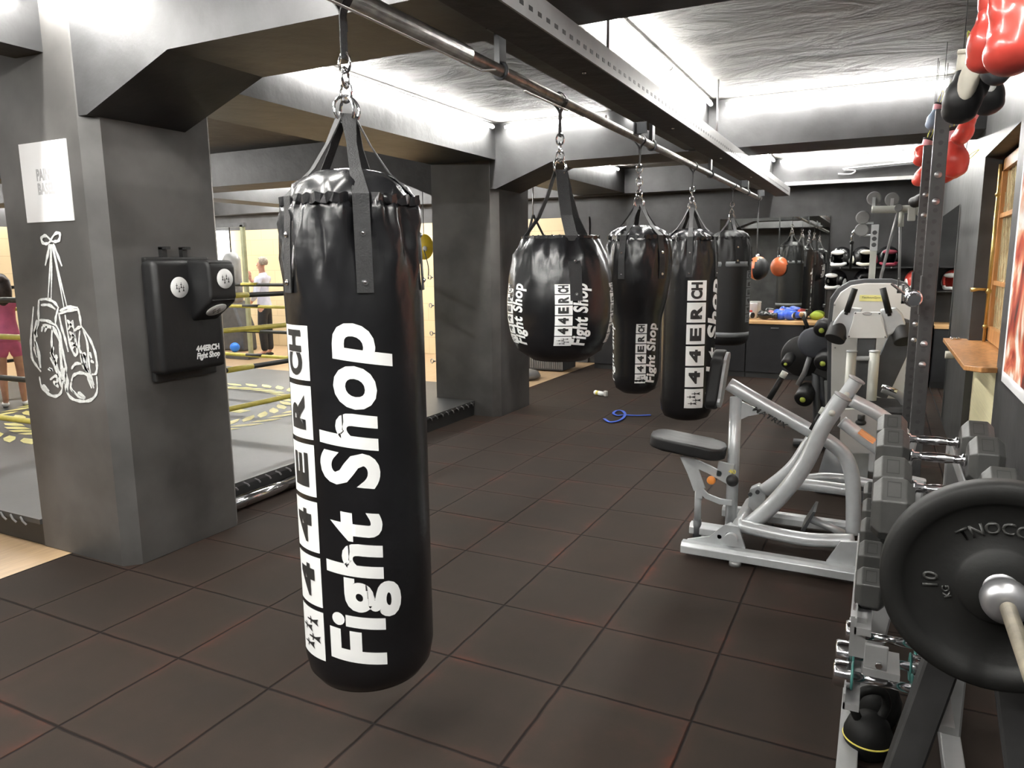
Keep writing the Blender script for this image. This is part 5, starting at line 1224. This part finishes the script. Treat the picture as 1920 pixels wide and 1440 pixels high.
def person(label, loc, rz, H, arms, hairm, top, bottom, short=False, hair_long=False):
    t = thing('person', label, 'person', loc, None, rz); k = H/1.7
    d = {'pel': (V(0, 0, .92), (.14, .1)), 'wai': (V(0, 0, 1.06), (.125, .09)), 'che': (V(0, .01, 1.25), (.15, .105)), 'nb': (V(0, .01, 1.41), (.075, .06)), 'nk': (V(0, -.005, 1.48), .05), 'jaw': (V(0, -.02, 1.54), (.062, .072)), 'hd': (V(0, -.01, 1.62), (.074, .09)), 'top': (V(0, 0, 1.675), (.055, .07)), 'nose': (V(0, -.1, 1.57), .012), 'nr': (V(0, -.07, 1.59), .02)}
    E_ = [('pel', 'wai'), ('wai', 'che'), ('che', 'nb'), ('nb', 'nk'), ('nk', 'jaw'), ('jaw', 'hd'), ('hd', 'top'), ('hd', 'nr'), ('nr', 'nose')]
    for s, sx in (('l', 1), ('r', -1)):
        d['hp'+s] = (V(sx*.09, 0, .86), .085); d['kn'+s] = (V(sx*.1, -.01, .48), .056); d['cf'+s] = (V(sx*.1, .015, .34), .05); d['an'+s] = (V(sx*.1, .01, .09), .035); d['bl'+s] = (V(sx*.11, -.09, .04), (.04, .03)); d['to'+s] = (V(sx*.115, -.15, .03), (.035, .02))
        E_ += [('pel', 'hp'+s), ('hp'+s, 'kn'+s), ('kn'+s, 'cf'+s), ('cf'+s, 'an'+s), ('an'+s, 'bl'+s), ('bl'+s, 'to'+s)]
        d['cl'+s] = (V(sx*.08, .01, 1.36), .07); E_ += [('che', 'cl'+s), ('cl'+s, 'sh'+s)]
        E_ += arm(d, s, *arms[s])
    def sc(dd): return {a: (p*k, tuple(x*k for x in r) if isinstance(r, tuple) else r*k) for a, (p, r) in dd.items()}
    skin_mesh('body', SKIN, sc(d), E_, 'pel', t)
    g = lambda a, m=1.18, dr=0: (d[a][0]+V(0, 0, dr), tuple(x*m for x in d[a][1]) if isinstance(d[a][1], tuple) else d[a][1]*m)
    tp = {'wai': g('wai', 1.16), 'che': g('che', 1.14), 'low': (V(0, 0, .9), (.17, .13)), 'lo2': (V(0, 0, .84), (.17, .13)), 'nb': g('nb', 1.3), 'col': (V(0, .0, 1.475), .066)}; te = [('lo2', 'low'), ('low', 'wai'), ('wai', 'che'), ('che', 'nb'), ('nb', 'col')]
    for s in 'lr':
        tp['cl'+s] = g('cl'+s, 1.3); tp['sh'+s] = g('sh'+s, 1.3); te += [('che', 'cl'+s), ('cl'+s, 'sh'+s)]
        if short: p = d['sh'+s][0].lerp(d['el'+s][0], .55); tp['sl'+s] = (p, .06); te.append(('sh'+s, 'sl'+s))
        else: tp['el'+s] = g('el'+s, 1.4); tp['wr'+s] = (d['el'+s][0].lerp(d['wr'+s][0], .8), .042); te += [('sh'+s, 'el'+s), ('el'+s, 'wr'+s)]
    skin_mesh('shirt', top, sc(tp), te, 'che', t)
    bp = {'pel': (V(0, 0, .96), (.135, .1)), 'mid': (V(0, 0, .9), (.15, .11))}; be = [('pel', 'mid')]
    for s in 'lr':
        bp['hp'+s] = (V(d['hp'+s][0].x, 0, .76), .095); be += [('mid', 'hp'+s)]
        if short: bp['mid'+s] = (d['hp'+s][0].lerp(d['kn'+s][0], .62), .095); be += [('hp'+s, 'mid'+s)]
        else: bp['kn'+s] = g('kn'+s, 1.45); bp['an'+s] = (d['an'+s][0]+V(0, 0, .0), .062); be += [('hp'+s, 'kn'+s), ('kn'+s, 'an'+s)]
    skin_mesh('shorts' if short else 'trousers', bottom, sc(bp), be, 'pel', t)
    bm = new(); ball(bm, V(0, .015, 1.64)*k, .092*k, 20, (.88, 1.05, 1.0))
    dl = [v for v in bm.verts if v.co.y < -.03*k and v.co.z < 1.68*k or v.co.z < 1.58*k]; bmesh.ops.delete(bm, geom=dl, context='VERTS'); o = part(t, 'hair', bm, hairm, world=False)
    md = o.modifiers.new('s', 'SOLIDIFY'); md.thickness = .012
    if hair_long:
        bm = new(); lathe(bm, [(.06*k, 0), (.1*k, .08*k), (.11*k, .2*k), (.1*k, .34*k), (.06*k, .4*k)], (0, .05*k, 1.3*k), n=24)
        for v in bm.verts: v.co.y = .05*k+(v.co.y-.05*k)*.55
        part(o, 'long_hair', bm, hairm, world=False)
    for sx in (-1, 1):
        bm = new(); ball(bm, V(sx*.032, -.082, 1.6)*k, .009*k, 10); part(t, 'eye', bm, WHITE, world=False)
        bm = new(); ball(bm, V(sx*.078, .0, 1.585)*k, .022*k, 10, (.35, .8, 1.3)); part(t, 'ear', bm, SKIN, world=False)
        bm = new(); ball(bm, V(sx*.11, -.06, .035)*k, .06*k, 14, (.75, 2.1, .6)); part(t, 'shoe', bm, BLKP if not short else WHITE, world=False)
    bm = new(); ball(bm, V(0, -.088, 1.535)*k, .02*k, 10, (1.1, .3, .3)); part(t, 'mouth', bm, PINKL, world=False)
    return t
arms1 = {'l': (V(.18, .01, 1.37), V(.27, 0, 1.1), V(.2, -.14, .95), V(.17, -.2, .92)), 'r': (V(-.18, .01, 1.37), V(-.22, -.13, 1.15), V(-.09, -.28, 1.34), V(-.05, -.25, 1.43))}
mp = PZ(502, 668, 0)
person('grey haired person in pale blue shirt and black trousers, hand at mouth', (mp.x, mp.y, 0), -1.25, 1.72, arms1, GHAIR, SHIRT, TROUS)
arms2 = {'l': (V(.17, .01, 1.37), V(.26, 0, 1.12), V(.24, -.12, .92), V(.24, -.18, .87)), 'r': (V(-.17, .01, 1.37), V(-.28, -.02, 1.12), V(-.26, -.2, .98), V(-.25, -.27, .95))}
gp = PZ(30, 762, .16)
person('long haired child in pink shirt and shorts standing in the ring, seen from behind', (gp.x, gp.y, .16), -2.07, 1.36, arms2, HAIR, PINK, PINK, True, True)
